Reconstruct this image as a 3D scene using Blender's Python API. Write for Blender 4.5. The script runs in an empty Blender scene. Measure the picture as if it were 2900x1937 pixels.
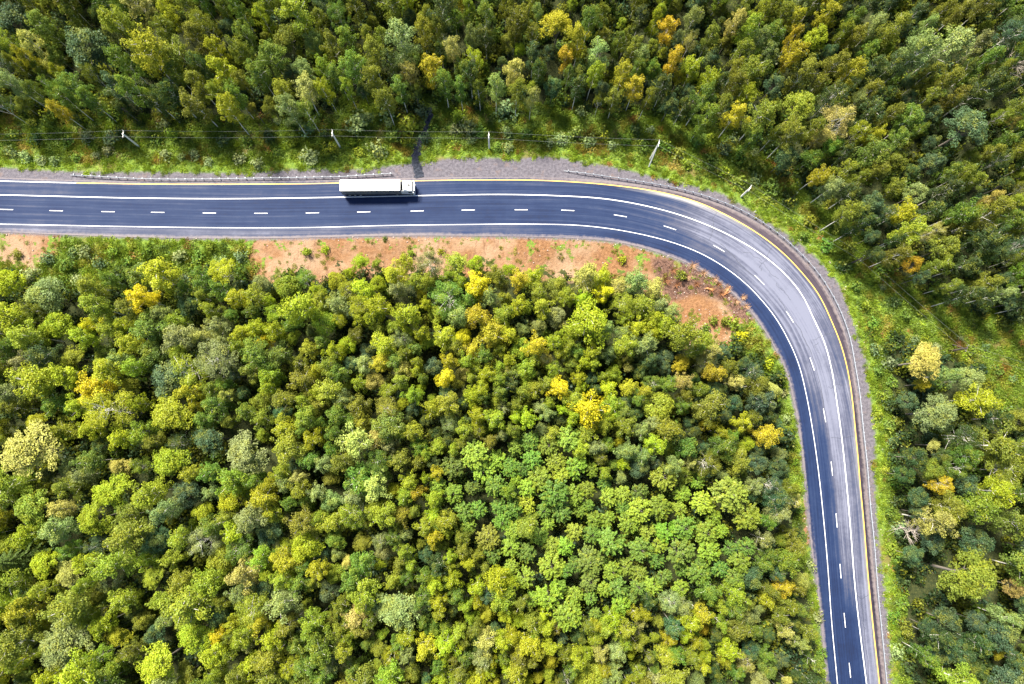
import bpy, math, random
import numpy as np
from mathutils import Vector, Matrix, Euler
random.seed(7)
RNG = np.random.default_rng(11)
R = math.radians
scene = bpy.context.scene
col = scene.collection

# ------------------------------------------------------------------ camera
CAM_H = 156.0
F = 1933.0
cam_data = bpy.data.cameras.new('camera')
cam = bpy.data.objects.new('camera', cam_data)
col.objects.link(cam)
cam_data.sensor_width = 36.0
cam_data.lens = F / 2900.0 * 36.0
cam_data.clip_start = 1.0
cam_data.clip_end = 6000.0
cam.location = (0, 0, CAM_H)
cam.rotation_euler = Euler((R(7.1), R(-0.9), 0.0), 'XYZ')
scene.camera = cam
CAM_M = cam.rotation_euler.to_matrix()

# ------------------------------------------------------------------ light
SUN_DIR = Vector((-2.4, 3.4, 5.8)).normalized()        # towards the sun
world = bpy.data.worlds.new('World'); scene.world = world
world.use_nodes = True
wn = world.node_tree.nodes; wl = world.node_tree.links
bg = wn['Background']
sky = wn.new('ShaderNodeTexSky'); sky.sky_type = 'NISHITA'; sky.sun_disc = False
sky.sun_elevation = math.asin(SUN_DIR.z)
sky.sun_rotation = math.atan2(SUN_DIR.x, SUN_DIR.y)
sky.air_density = 1.0; sky.dust_density = 1.5; sky.ozone_density = 1.0
wl.new(sky.outputs[0], bg.inputs[0]); bg.inputs[1].default_value = 0.08
sd = bpy.data.lights.new('sun', 'SUN'); sun = bpy.data.objects.new('sun', sd); col.objects.link(sun)
sd.energy = 5.0; sd.angle = R(12.0); sd.color = (1.0, 0.93, 0.78)
sun.rotation_euler = (-SUN_DIR).to_track_quat('-Z', 'Y').to_euler()
sun.location = (-60, 100, 200)
scene.view_settings.view_transform = 'Standard'
scene.view_settings.look = 'None'
scene.view_settings.gamma = 1.0
scene.view_settings.use_curve_mapping = False
scene.view_settings.exposure = 1.80

# ------------------------------------------------------------------ pixel <-> world
VS = 2900.0 / 2348.0
CR = np.array(CAM_M)
def unproj(px, py, z=0.0):
    """photograph pixel (2900 wide) -> world x, y at height z (arrays)"""
    px = np.asarray(px, float); py = np.asarray(py, float); z = np.asarray(z, float)
    d = np.stack([(px-1450.0)/F, -(py-968.5)/F, -np.ones_like(px)], -1) @ CR.T
    t = (z - CAM_H) / d[..., 2]
    return d[..., 0]*t, d[..., 1]*t
def proj(x, y, z):
    p = np.stack([np.asarray(x, float), np.asarray(y, float), np.asarray(z, float)-CAM_H], -1) @ CR
    return 1450.0 - F*p[..., 0]/p[..., 2], 968.5 + F*p[..., 1]/p[..., 2], -p[..., 2]

def catmull(pts, step=0.5):
    """resample world polyline with a Catmull-Rom spline, roughly every step metres"""
    P = np.array(pts, float)
    P = np.vstack([2*P[0]-P[1], P, 2*P[-1]-P[-2]])
    out = []
    for i in range(1, len(P)-2):
        L = np.linalg.norm(P[i+1]-P[i]); n = max(2, int(L/step))
        t = np.linspace(0, 1, n, endpoint=False)[:, None]
        p0, p1, p2, p3 = P[i-1], P[i], P[i+1], P[i+2]
        # centripetal-ish tangents scaled by chord length
        l1 = np.linalg.norm(p1-p0)+1e-6; l2 = np.linalg.norm(p2-p1)+1e-6; l3 = np.linalg.norm(p3-p2)+1e-6
        m1 = ((p1-p0)/l1*l2 + (p2-p1)/l2*l1)/(l1+l2)*l2
        m2 = ((p2-p1)/l2*l3 + (p3-p2)/l3*l2)/(l2+l3)*l2
        h00 = 2*t**3-3*t**2+1; h10 = t**3-2*t**2+t; h01 = -2*t**3+3*t**2; h11 = t**3-t**2
        out.append(h00*p1+h10*m1+h01*p2+h11*m2)
    out.append(P[-2][None])
    Q = np.vstack(out)
    s = np.r_[0, np.cumsum(np.linalg.norm(np.diff(Q, axis=0), axis=1))]
    n = int(s[-1]/step)+1
    ss = np.linspace(0, s[-1], n)
    return np.stack([np.interp(ss, s, Q[:, 0]), np.interp(ss, s, Q[:, 1])], -1)
def smooth(Q, it=6):
    Q = Q.copy()
    for _ in range(it):
        Q[1:-1] = 0.25*Q[:-2]+0.5*Q[1:-1]+0.25*Q[2:]
    return Q
def curve_from_px(pts, ext=(0, 0), step=0.5, sm=20):
    p = [np.array(q, float) for q in pts]
    if ext[0]:
        d = p[0]-p[2]; d /= np.linalg.norm(d); p.insert(0, p[0]+d*ext[0])
    if ext[1]:
        d = p[-1]-p[-3]; d /= np.linalg.norm(d); p.append(p[-1]+d*ext[1])
    p = np.array(p)
    x, y = unproj(p[:, 0], p[:, 1], 0.0)
    return smooth(catmull(np.stack([x, y], -1), step), sm)

YEL = [(0,512.7),(214.6,517.7),(479,521.5),(690,521.5),(900,519.6),(1168,512),(1386.6,509.3),(1520.8,510.4),(1616.6,514.6),(1750,526.1),(1876,545.3),(1983.3,575.2),(2060,610.5),(2136.6,654.5),(2213.3,712),(2270.7,771.4),(2320.6,836.6),(2352.6,903.7),(2383.3,980.3),(2402.5,1057),(2415.9,1149),(2423.5,1233.3),(2431.2,1310),(2433,1337),(2446.5,1482.6),(2458,1628.3),(2471.4,1762.5),(2490.6,1936.8)]
MID = [(0,551.8),(383.3,560.6),(651.6,562.6),(900,559.5),(1080,556.4),(1233.3,553),(1444,550.7),(1578.2,554.1),(1715,563),(1830,582.9),(1925.8,608.5),(2021.6,645),(2098.3,683.3),(2167.3,727.4),(2220.9,773.4),(2270.7,832.8),(2306.6,907.5),(2333.5,965),(2354.5,1041.6),(2369.9,1137.5),(2383.3,1233.3),(2394.8,1342),(2408.2,1490.3),(2421.6,1662.8),(2438.9,1816.1),(2454.2,1936.9)]
DASH = [(19,593.2),(160.2,596.7),(302.8,599.3),(446.9,601.3),(592.2,603.2),(737.8,604),(883,602.8),(1031.3,600.1),(1178.9,597.4),(1326.4,594.7),(1474,594),(1608.9,595.5),(1755.2,610.5),(1897.8,645),(2034.3,701.7),(2149.3,790.6),(2236.3,895),(2300.9,1032),(2335.4,1177),(2355.7,1325.3),(2369.1,1471.9),(2380.2,1615.7),(2392.5,1757.9),(2407,1898.1)]
LOW = [(0,634.6),(383.3,641.9),(651.6,645),(900,643.8),(1080,638.8),(1310,635.8),(1501.6,634.6),(1654.9,639.2),(1732,648.1),(1810.8,662.2),(1906.6,687.1),(1983.3,716.6),(2060,761.9),(2117.4,807.9),(2155.8,848.1),(2199.3,903.7),(2230,957.3),(2260.6,1026.3),(2283.6,1118.3),(2302.8,1225.6),(2318.1,1335),(2331.5,1459.7),(2345,1613),(2354.5,1751),(2371.8,1936.8)]
EIN = [(0,657),(268,668),(537,675),(767,675),(1080,668),(1348,668),(1501,671),(1650,676),(1753,685),(1868,716),(1950,745),(2012,779),(2075,829),(2115,870),(2155,918),(2188,976.5),(2222,1034),(2243,1118.3),(2262,1214),(2278,1348.3),(2286,1450),(2302,1580),(2322,1720),(2332,1835),(2340,1936.8)]
EOUT = [(0,503),(250,511),(480,514),(900,510),(1168,504),(1386,501),(1520,502),(1620,505),(1750,515),(1830,526),(1925.8,544),(2021.6,572),(2098.3,604),(2175,650),(2250,710),(2306,772),(2352,840),(2378,900),(2400,960),(2414,1034),(2426,1099),(2438,1214),(2450,1310),(2460,1450),(2470,1570),(2486,1720),(2500,1850),(2509,1937)]
GRV = [(0,478),(153,487.8),(460,490.5),(690,492.8),(900,482),(965,486),(1080,476),(1141,468.6),(1180,462),(1214,463),(1264,453),(1348,449.5),(1463,453.3),(1540,446.4),(1657.5,463),(1753,480),(1849,503),(1945,526),(2040.8,551),(2098,583.6),(2175,633.5),(2251.6,683),(2328,752),(2366.6,798),(2395,860),(2410,905),(2428,955),(2446,1000),(2455,1080),(2475,1233),(2477,1348),(2479,1450),(2485,1530),(2502,1662.8),(2513.6,1797),(2525,1937)]
RAIL_A = [(201,496.6),(306.6,504),(421.6,509.3),(575,510),(728,507.4),(930,504),(960.7,503.5),(1019.4,499.6),(1064,497),(1112.7,493.9)]
RAIL_B = [(1597.4,484.7),(1715,502),(1830,519.2),(1925.8,537.6),(2021.6,565.6),(2098.3,597),(2175,643),(2251.6,706.3),(2309,767.6),(2355,836.6),(2383.3,896),(2404.4,957.3),(2417.8,1034),(2429.3,1099),(2440.8,1214),(2452.3,1315),(2462.6,1450),(2469.5,1509.5),(2483,1682),(2498.3,1835.3),(2507.8,1936.8)]
EX = (500, 500)
c_yel = curve_from_px(YEL, EX); c_mid = curve_from_px(MID, EX); c_dash = curve_from_px(DASH, EX)
c_low = curve_from_px(LOW, EX); c_ein = curve_from_px(EIN, EX, sm=60); c_eout = curve_from_px(EOUT, EX, sm=60)
c_grv = curve_from_px(GRV, EX, sm=3)
c_ra = curve_from_px(RAIL_A, sm=10); c_rb = curve_from_px(RAIL_B, (0, 300), sm=40)

# ------------------------------------------------------------------ zones (pixel polygons in a 2348-wide copy)
def V2(pts):
    p = np.array(pts, float)*VS
    return p
def poly_world(pts, z=0.0):
    p = V2(pts); x, y = unproj(p[:, 0], p[:, 1], z); return np.stack([x, y], -1)
def sdist(P, poly):
    """signed distance, positive inside; P (N,2)"""
    out = np.full(len(P), 1e9); inside = np.zeros(len(P), bool)
    n = len(poly)
    for i in range(n):
        a = poly[i]; b = poly[(i+1) % n]
        ab = b-a; ap = P-a
        t = np.clip((ap@ab)/(ab@ab+1e-12), 0, 1)
        d = ap-t[:, None]*ab
        out = np.minimum(out, (d*d).sum(1))
        c = ((a[1] > P[:, 1]) != (b[1] > P[:, 1]))
        xi = a[0]+(P[:, 1]-a[1])/(b[1]-a[1]+1e-12)*ab[0]
        inside ^= c & (P[:, 0] < xi)
    out = np.sqrt(out)
    return np.where(inside, out, -out)
FA = [(-400,620),(0,622),(60,612),(120,650),(180,660),(240,630),(320,612),(450,618),(520,600),(600,628),(640,640),(700,612),(800,588),(900,582),(1000,584),(1090,590),(1200,612),(1330,622),(1470,630),(1510,650),(1548,705),(1565,745),(1640,770),(1700,800),(1765,850),(1790,900),(1815,1000),(1832,1150),(1858,1300),(1878,1450),(1890,1568),(1915,1900),(-400,1900)]
FB = [(-400,270),(0,272),(100,282),(250,285),(400,285),(560,283),(680,292),(740,280),(790,240),(850,232),(880,262),(930,272),(960,230),(1000,240),(1150,258),(1280,252),(1400,266),(1500,262),(1600,290),(1700,325),(1750,352),(1800,400),(1880,448),(1920,500),(1960,545),(2000,610),(2050,650),(2150,695),(2250,720),(2348,745),(2800,800),(2800,-260),(-400,-260)]
FC = [(2015,790),(2050,758),(2080,780),(2120,800),(2190,806),(2240,835),(2260,880),(2300,925),(2348,930),(2800,960),(2800,1900),(2080,1900),(2062,1568),(2048,1300),(2038,1150),(2030,1000),(2018,900)]
SOIL = [[(-200,545),(0,530),(60,532),(135,534),(118,575),(75,612),(45,610),(-10,590),(-200,600)],
        [(560,562),(585,534),(800,530),(1100,532),(1300,552),(1420,562),(1500,585),(1540,600),(1570,598),(1620,612),(1680,650),(1720,700),(1725,735),(1690,745),(1680,800),(1560,790),(1500,690),(1480,650),(1330,640),(1100,625),(700,640),(600,640)],
        [(1842,1150),(1850,1150),(1860,1240),(1850,1240)]]
GRAVEL = np.vstack([c_grv, c_ein[::-1] ])
FOREST = [poly_world(p, 0) for p in (FA, FB, FC)]
SCRUB = [(1490,590),(1560,592),(1620,600),(1690,640),(1745,710),(1720,745),(1680,720),(1655,690),(1600,672),(1545,690),(1515,660)]
SOILW = [poly_world(p, 0) for p in SOIL]

def fnoise(x, y, s, seed=0):
    r = np.random.default_rng(seed); o = 0
    for k in range(7):
        a = r.uniform(0, 6.283); f = (0.6+1.1*r.random())/s; ph = r.uniform(0, 6.283)
        o = o+np.sin((x*math.cos(a)+y*math.sin(a))*f*6.283+ph + 1.3*np.sin((x*math.sin(a)-y*math.cos(a))*f*3.1+ph*2))
    return o/7.0

gx = np.r_[-2500, -1200, -700, -420, -300, np.arange(-220, 221, 1.0), 300, 420, 700, 1200, 2500]
gy = np.r_[-2500, -1200, -700, -420, -250, -150, np.arange(-100, 161, 1.0), 220, 320, 500, 900, 2500]
GX, GY = np.meshgrid(gx, gy)
PG = np.stack([GX.ravel(), GY.ravel()], -1)
sd_grv = sdist(PG, GRAVEL[::3])
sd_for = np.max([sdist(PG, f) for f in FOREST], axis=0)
sd_soil = np.max([sdist(PG, f) for f in SOILW], axis=0)
sd_scrub = sdist(PG, poly_world(SCRUB, 0))
def height(x, y, sg):
    t = np.clip(-sg/7.0, 0, 1); t = t*t*(3-2*t)
    n = fnoise(x, y, 28, 1)*0.7+fnoise(x, y, 7, 2)*0.18
    return -0.07 - t*0.75 + n*t
GZ = height(PG[:, 0], PG[:, 1], sd_grv)
GZgrid = GZ.reshape(GX.shape)
def gz(x, y):
    x = np.atleast_1d(np.asarray(x, float)); y = np.atleast_1d(np.asarray(y, float))
    i = np.clip(np.searchsorted(gx, x)-1, 0, len(gx)-2); j = np.clip(np.searchsorted(gy, y)-1, 0, len(gy)-2)
    u = np.clip((x-gx[i])/(gx[i+1]-gx[i]), 0, 1); v = np.clip((y-gy[j])/(gy[j+1]-gy[j]), 0, 1)
    return (GZgrid[j, i]*(1-u)*(1-v)+GZgrid[j, i+1]*u*(1-v)+GZgrid[j+1, i]*(1-u)*v+GZgrid[j+1, i+1]*u*v)
def sample_grid(G, x, y):
    i = np.clip(np.searchsorted(gx, x)-1, 0, len(gx)-2); j = np.clip(np.searchsorted(gy, y)-1, 0, len(gy)-2)
    return G[j, i]
SDG = sd_grv.reshape(GX.shape); SDF = sd_for.reshape(GX.shape); SDS = sd_soil.reshape(GX.shape)

# ------------------------------------------------------------------ helpers
def tag(o, label=None, cat=None, group=None, kind=None):
    if label: o['label'] = label
    if cat: o['category'] = cat
    if group: o['group'] = group
    if kind: o['kind'] = kind
    return o
def mesh_np(name, V, Q=None, T=None, mats=(), attrs=None, midx=None, smooth_=False):
    """mesh from numpy verts, quads (N,4) and/or triangles (M,3)"""
    me = bpy.data.meshes.new(name)
    V = np.asarray(V, np.float32)
    parts = []; tot = []
    if Q is not None and len(Q): parts.append(np.asarray(Q, np.int32).ravel()); tot.append(np.full(len(Q), 4, np.int32))
    if T is not None and len(T): parts.append(np.asarray(T, np.int32).ravel()); tot.append(np.full(len(T), 3, np.int32))
    loops = np.concatenate(parts); tot = np.concatenate(tot)
    me.vertices.add(len(V)); me.vertices.foreach_set('co', V.ravel())
    me.loops.add(len(loops)); me.loops.foreach_set('vertex_index', loops)
    me.polygons.add(len(tot))
    me.polygons.foreach_set('loop_start', np.r_[0, np.cumsum(tot)[:-1]].astype(np.int32))
    me.polygons.foreach_set('loop_total', tot)
    for m in mats: me.materials.append(m)
    if midx is not None: me.polygons.foreach_set('material_index', np.asarray(midx, np.int32))
    me.polygons.foreach_set('use_smooth', np.full(len(tot), bool(smooth_)))
    if attrs:
        for k, (ty, dat) in attrs.items():
            a = me.attributes.new(k, ty, 'POINT')
            if ty == 'FLOAT': a.data.foreach_set('value', np.asarray(dat, np.float32).ravel())
            elif ty == 'FLOAT_COLOR': a.data.foreach_set('color', np.asarray(dat, np.float32).ravel())
            elif ty == 'FLOAT_VECTOR': a.data.foreach_set('vector', np.asarray(dat, np.float32).ravel())
            elif ty == 'INT': a.data.foreach_set('value', np.asarray(dat, np.int32).ravel())
    me.update(); me.validate()
    return me
def link(name, me, parent=None):
    o = bpy.data.objects.new(name, me); col.objects.link(o)
    if parent: o.parent = parent
    return o
def empty(name, loc=(0, 0, 0), rz=0):
    o = bpy.data.objects.new(name, None); col.objects.link(o)
    o.location = loc; o.rotation_euler = (0, 0, rz); o.empty_display_size = 0.5
    return o

class MB:
    """collects verts and faces of boxes, tubes and prisms"""
    def __init__(s): s.v = []; s.f = []
    def quadbox(s, c, size, rz=0.0, taper=(1, 1)):
        cx, cy, cz = c; hx, hy, hz = size[0]/2, size[1]/2, size[2]/2
        b = len(s.v); ca, sa = math.cos(rz), math.sin(rz)
        for dz, tx, ty in ((-hz, 1, 1), (hz, taper[0], taper[1])):
            for dx, dy in ((-hx, -hy), (hx, -hy), (hx, hy), (-hx, hy)):
                X = dx*tx; Y = dy*ty
                s.v.append((cx+X*ca-Y*sa, cy+X*sa+Y*ca, cz+dz))
        for q in ((3, 2, 1, 0), (4, 5, 6, 7), (0, 1, 5, 4), (1, 2, 6, 5), (2, 3, 7, 6), (3, 0, 4, 7)):
            s.f.append(tuple(b+i for i in q))
    def tube(s, pts, rad, n=6, cap=True):
        pts = [Vector(p) for p in pts]; b0 = len(s.v)
        up = Vector((0.13, 0.21, 0.97))
        for i, p in enumerate(pts):
            t = (pts[min(i+1, len(pts)-1)]-pts[max(i-1, 0)]).normalized()
            a = t.cross(up)
            if a.length < 0.1: a = t.cross(Vector((1, 0, 0)))
            a.normalize(); bb = t.cross(a); r = rad[i] if hasattr(rad, '__len__') else rad
            for k in range(n):
                an = 2*math.pi*k/n; q = p+(a*math.cos(an)+bb*math.sin(an))*r
                s.v.append(tuple(q))
        for i in range(len(pts)-1):
            for k in range(n):
                A = b0+i*n+k; B = b0+i*n+(k+1) % n
                s.f.append((A, B, B+n, A+n))
        if cap:
            s.f.append(tuple(b0+k for k in range(n))); e = b0+(len(pts)-1)*n
            s.f.append(tuple(e+k for k in reversed(range(n))))
    def prism(s, outline, y0, y1):
        """outline in x,z extruded along y"""
        b = len(s.v); n = len(outline)
        for y in (y0, y1):
            for x, z in outline: s.v.append((x, y, z))
        s.f.append(tuple(b+i for i in range(n))); s.f.append(tuple(b+n+i for i in reversed(range(n))))
        for i in range(n):
            j = (i+1) % n; s.f.append((b+i, b+n+i, b+n+j, b+j))
    def mesh(s, name, mat, bevel=0, smooth_=False):
        me = bpy.data.meshes.new(name); me.from_pydata(s.v, [], s.f)
        if mat: me.materials.append(mat)
        me.update(); me.validate()
        import bmesh
        bm = bmesh.new(); bm.from_mesh(me); bmesh.ops.recalc_face_normals(bm, faces=bm.faces)
        if bevel: bmesh.ops.bevel(bm, geom=bm.edges[:], offset=bevel, segments=2, affect='EDGES', clamp_overlap=True)
        bm.to_mesh(me); bm.free()
        if smooth_: me.polygons.foreach_set('use_smooth', [True]*len(me.polygons))
        return me
    def obj(s, name, mat, parent=None, bevel=0, smooth_=False):
        return link(name, s.mesh(name, mat, bevel, smooth_), parent)

# ------------------------------------------------------------------ materials
class NT:
    def __init__(s, name):
        s.m = bpy.data.materials.new(name); s.m.use_nodes = True
        s.n = s.m.node_tree.nodes; s.l = s.m.node_tree.links
        s.b = s.n['Principled BSDF']; s.out = s.n['Material Output']
    def node(s, t, **k):
        x = s.n.new(t)
        for a, v in k.items(): setattr(x, a, v)
        return x
    def put(s, sock, v):
        if isinstance(v, bpy.types.NodeSocket): s.l.new(v, sock)
        elif isinstance(v, (tuple, list)) and len(v) == 3 and sock.type == 'RGBA': sock.default_value = (*v, 1)
        else: sock.default_value = v
    def math(s, op, a, b=0.0, c=0.0, clamp=False):
        x = s.node('ShaderNodeMath', operation=op, use_clamp=clamp)
        s.put(x.inputs[0], a); s.put(x.inputs[1], b); s.put(x.inputs[2], c); return x.outputs[0]
    def mix(s, f, a, b, mode='MIX'):
        x = s.node('ShaderNodeMix', data_type='RGBA', blend_type=mode)
        s.put(x.inputs[0], f); s.put(x.inputs[6], a); s.put(x.inputs[7], b); return x.outputs[2]
    def sstep(s, v, a, b):
        x = s.node('ShaderNodeMapRange', interpolation_type='SMOOTHSTEP')
        s.put(x.inputs[0], v); s.put(x.inputs[1], a); s.put(x.inputs[2], b); s.put(x.inputs[3], 0.0); s.put(x.inputs[4], 1.0); return x.outputs[0]
    def noise(s, vec, scale, detail=3, rough=0.55, out=0):
        x = s.node('ShaderNodeTexNoise'); s.put(x.inputs['Vector'], vec)
        x.inputs['Scale'].default_value = scale; x.inputs['Detail'].default_value = detail; x.inputs['Roughness'].default_value = rough
        return x.outputs[out]
    def attr(s, name, out='Fac', ty='GEOMETRY'):
        x = s.node('ShaderNodeAttribute', attribute_name=name, attribute_type=ty); return x.outputs[out]
    def pos(s): return s.node('ShaderNodeNewGeometry').outputs['Position']
    def vscale(s, vec, v):
        x = s.node('ShaderNodeVectorMath', operation='MULTIPLY'); s.put(x.inputs[0], vec); x.inputs[1].default_value = v; return x.outputs[0]
    def bump(s, h, strength=0.5, dist=0.1):
        x = s.node('ShaderNodeBump'); x.inputs['Strength'].default_value = strength; x.inputs['Distance'].default_value = dist
        s.put(x.inputs['Height'], h); s.l.new(x.outputs[0], s.b.inputs['Normal'])
    def fin(s, color=None, rough=0.7, metal=0.0, spec=0.5):
        if color is not None: s.put(s.b.inputs['Base Color'], color)
        s.put(s.b.inputs['Roughness'], rough); s.put(s.b.inputs['Metallic'], metal)
        s.b.inputs['Specular IOR Level'].default_value = spec
        return s.m

def plain(name, c, rough=0.6, metal=0.0, var=0.15, scale=2.0, spec=0.5):
    t = NT(name); n = t.noise(t.pos(), scale, 4)
    f = t.math('MULTIPLY_ADD', n, 2*var, 1-var)
    x = t.node('ShaderNodeVectorMath', operation='SCALE'); x.inputs[0].default_value = c; t.l.new(f, x.inputs[3])
    return t.fin(x.outputs[0], rough, metal, spec)

def foliage_mat(name, trans=0.36, yellow=(0.38, 0.37, 0.018), yamt=0.34):
    t = NT(name); t.n.remove(t.b)
    tint = t.attr('tint', 'Color', 'INSTANCER'); leaf = t.attr('leaf', 'Color')
    sp = t.node('ShaderNodeSeparateColor'); t.put(sp.inputs[0], leaf)
    br = t.math('MULTIPLY_ADD', sp.outputs[0], 0.8, 0.55)
    c = t.node('ShaderNodeVectorMath', operation='SCALE'); t.put(c.inputs[0], tint); t.put(c.inputs[3], br)
    y = t.sstep(sp.outputs[1], 0.55, 1.0); y = t.math('MULTIPLY', y, yamt)
    c2 = t.mix(y, c.outputs[0], yellow)
    g = t.math('MULTIPLY', sp.outputs[2], 0.30)
    hs = t.node('ShaderNodeHueSaturation'); t.put(hs.inputs['Hue'], t.math('MULTIPLY_ADD', sp.outputs[2], 0.024, 0.488)); t.put(hs.inputs['Color'], c2)
    d = t.node('ShaderNodeBsdfDiffuse'); t.put(d.inputs[0], hs.outputs[0])
    tr = t.node('ShaderNodeBsdfTranslucent'); t.put(tr.inputs[0], t.mix(0.30, hs.outputs[0], (0.28, 0.32, 0.01)))
    gl = t.node('ShaderNodeBsdfGlossy'); gl.inputs['Roughness'].default_value = 0.45; t.put(gl.inputs[0], (0.7, 0.75, 0.8))
    m1 = t.node('ShaderNodeMixShader'); m1.inputs[0].default_value = trans
    t.l.new(d.outputs[0], m1.inputs[1]); t.l.new(tr.outputs[0], m1.inputs[2])
    m2 = t.node('ShaderNodeMixShader'); m2.inputs[0].default_value = 0.012
    t.l.new(m1.outputs[0], m2.inputs[1]); t.l.new(gl.outputs[0], m2.inputs[2])
    t.l.new(m2.outputs[0], t.out.inputs[0])
    return t.m

M_leaf = foliage_mat('foliage')
M_bark = plain('birch_bark', (0.66, 0.63, 0.58), 0.8, var=0.35, scale=3)
M_bark_dark = plain('dark_bark', (0.16, 0.14, 0.12), 0.9, var=0.4, scale=3)
M_dead = plain('dead_wood', (0.36, 0.31, 0.27), 0.9, var=0.3, scale=3)

# ground
def ground_mat():
    t = NT('ground'); P = t.pos()
    flat = t.vscale(P, (1, 1, 0))
    n1 = t.noise(flat, 0.35, 5, 0.65); n2 = t.noise(flat, 1.6, 5, 0.7); n3 = t.noise(flat, 0.09, 4, 0.6); n4 = t.noise(flat, 5.0, 4, 0.7)
    wob = t.math('ADD', t.math('MULTIPLY_ADD', n1, 5.0, -2.5), t.math('MULTIPLY_ADD', n2, 2.4, -1.2))
    wob_s = t.math('ADD', t.math('MULTIPLY_ADD', n2, 1.8, -0.9), t.math('MULTIPLY_ADD', n4, 1.2, -0.6))
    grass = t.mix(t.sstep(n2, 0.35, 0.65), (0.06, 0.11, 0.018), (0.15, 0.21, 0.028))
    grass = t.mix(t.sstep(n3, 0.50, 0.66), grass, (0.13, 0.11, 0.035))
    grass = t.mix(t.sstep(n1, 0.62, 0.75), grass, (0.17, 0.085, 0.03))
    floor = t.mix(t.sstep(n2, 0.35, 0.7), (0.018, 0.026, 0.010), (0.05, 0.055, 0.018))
    soil = t.mix(t.sstep(n2, 0.3, 0.7), (0.125, 0.060, 0.026), (0.235, 0.125, 0.062))
    soil = t.mix(t.sstep(n3, 0.42, 0.62), soil, (0.25, 0.165, 0.105))
    soil = t.mix(t.sstep(n1, 0.60, 0.68), soil, (0.17, 0.085, 0.045))
    soil = t.mix(t.math('MULTIPLY', t.sstep(n4, 0.60, 0.70), 0.4), soil, (0.40, 0.28, 0.21))
    scrub = t.mix(t.sstep(n2, 0.35, 0.65), (0.035, 0.018, 0.014), (0.15, 0.085, 0.062))
    scrub = t.mix(t.math('MULTIPLY', t.sstep(n4, 0.58, 0.68), 0.8), scrub, (0.42, 0.31, 0.27))
    n5 = t.noise(t.vscale(P, (1, .35, 0)), 0.9, 5, 0.7)
    soil = t.mix(t.math('MULTIPLY', t.sstep(n5, 0.52, 0.66), 0.65), soil, (0.13, 0.065, 0.038))
    soil = t.mix(t.sstep(t.math('ADD', t.attr('scrub'), wob_s), -0.8, 0.8), soil, scrub)
    grav = t.mix(t.sstep(n2, 0.3, 0.7), (0.065, 0.060, 0.074), (0.128, 0.118, 0.138))
    grav = t.mix(t.math('MULTIPLY', t.sstep(n4, 0.6, 0.7), 0.5), grav, (0.24, 0.22, 0.235))
    grav = t.mix(t.math('MULTIPLY', t.sstep(n1, 0.55, 0.7), 0.5), grav, (0.15, 0.105, 0.09))
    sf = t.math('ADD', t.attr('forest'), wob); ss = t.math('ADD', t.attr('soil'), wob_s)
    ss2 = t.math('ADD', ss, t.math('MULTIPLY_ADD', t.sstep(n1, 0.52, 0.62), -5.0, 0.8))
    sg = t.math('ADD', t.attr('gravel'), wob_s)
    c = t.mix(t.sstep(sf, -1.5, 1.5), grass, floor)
    c = t.mix(t.sstep(ss2, -0.3, 0.4), c, soil)
    c = t.mix(t.sstep(sg, -0.9, 0.1), c, grav)
    t.bump(t.math('ADD', n2, t.math('MULTIPLY', n4, 0.5)), 0.8, 0.35)
    return t.fin(c, 0.95, spec=0.15)
ni, nj = len(gx), len(gy)
ii, jj = np.meshgrid(np.arange(ni-1), np.arange(nj-1)); a = (jj*ni+ii).ravel()
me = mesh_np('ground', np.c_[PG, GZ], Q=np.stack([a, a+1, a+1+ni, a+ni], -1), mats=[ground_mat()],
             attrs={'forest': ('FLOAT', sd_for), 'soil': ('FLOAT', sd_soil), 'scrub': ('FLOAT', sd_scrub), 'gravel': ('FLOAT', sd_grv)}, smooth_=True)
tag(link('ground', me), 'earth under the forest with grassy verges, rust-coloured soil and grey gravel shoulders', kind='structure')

# ------------------------------------------------------------------ road
def frames(Q):
    T = np.gradient(Q, axis=0); T /= np.linalg.norm(T, axis=1)[:, None]+1e-9
    N = np.stack([-T[:, 1], T[:, 0]], -1)                 # left of travel = outer side
    return T, N
st = c_dash[::2]; st = smooth(st, 30); T_, N_ = frames(st)
sS = np.r_[0, np.cumsum(np.linalg.norm(np.diff(st, axis=0), axis=1))]
def offs(C):
    o = np.zeros(len(st))
    for i in range(len(st)):
        d = C-st[i]; tt = d@T_[i]; nn = d@N_[i]
        m = np.abs(nn) < 25; w = np.where(m, np.abs(tt), 1e9); k = int(np.argmin(w)); o[i] = nn[k]
    k = np.ones(9)/9; p = np.r_[[o[0]]*4, o, [o[-1]]*4]
    return np.convolve(p, k, 'valid')
o_ein, o_low, o_mid, o_yel, o_out = offs(c_ein), offs(c_low), offs(c_mid), offs(c_yel), offs(c_eout)
# worn patches: dark fresh asphalt against pale worn lanes; table in metres along, per lane, with the lorry's shadow painted in
def s_at(px, py):
    x, y = unproj(px, py); return sS[int(np.argmin(((st-np.array([x, y]))**2).sum(1)))]
WEAR_SHADE = [(-300,590,.66,.28,.28,.34,.40),(19,593,.68,.28,.28,.34,.42),(592,603,.68,.28,.26,.34,.30),(1031,600,.58,.24,.16,.32,.32),(1474,594,.50,.20,.22,.28,.34),(1755,610,.18,.20,.30,.22,.34),
       (1897,645,.16,.34,.50,.50,.36),(1980,675,.18,.52,.82,.74,.34),(2149,790,.16,.76,.94,.80,.30),(2236,895,.16,.84,.98,.76,.28),(2301,1032,.14,.72,.95,.66,.26),(2335,1177,.16,.46,.90,.68,.12),
       (2356,1325,.20,.26,.84,.66,.06),(2369,1472,.20,.24,.80,.66,.05),(2380,1616,.18,.18,.62,.74,.05),(2392,1758,.18,.12,.16,.80,.08),(2407,1898,.20,.10,.10,.80,.12),(2450,2300,.20,.10,.10,.8,.12)]
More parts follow.
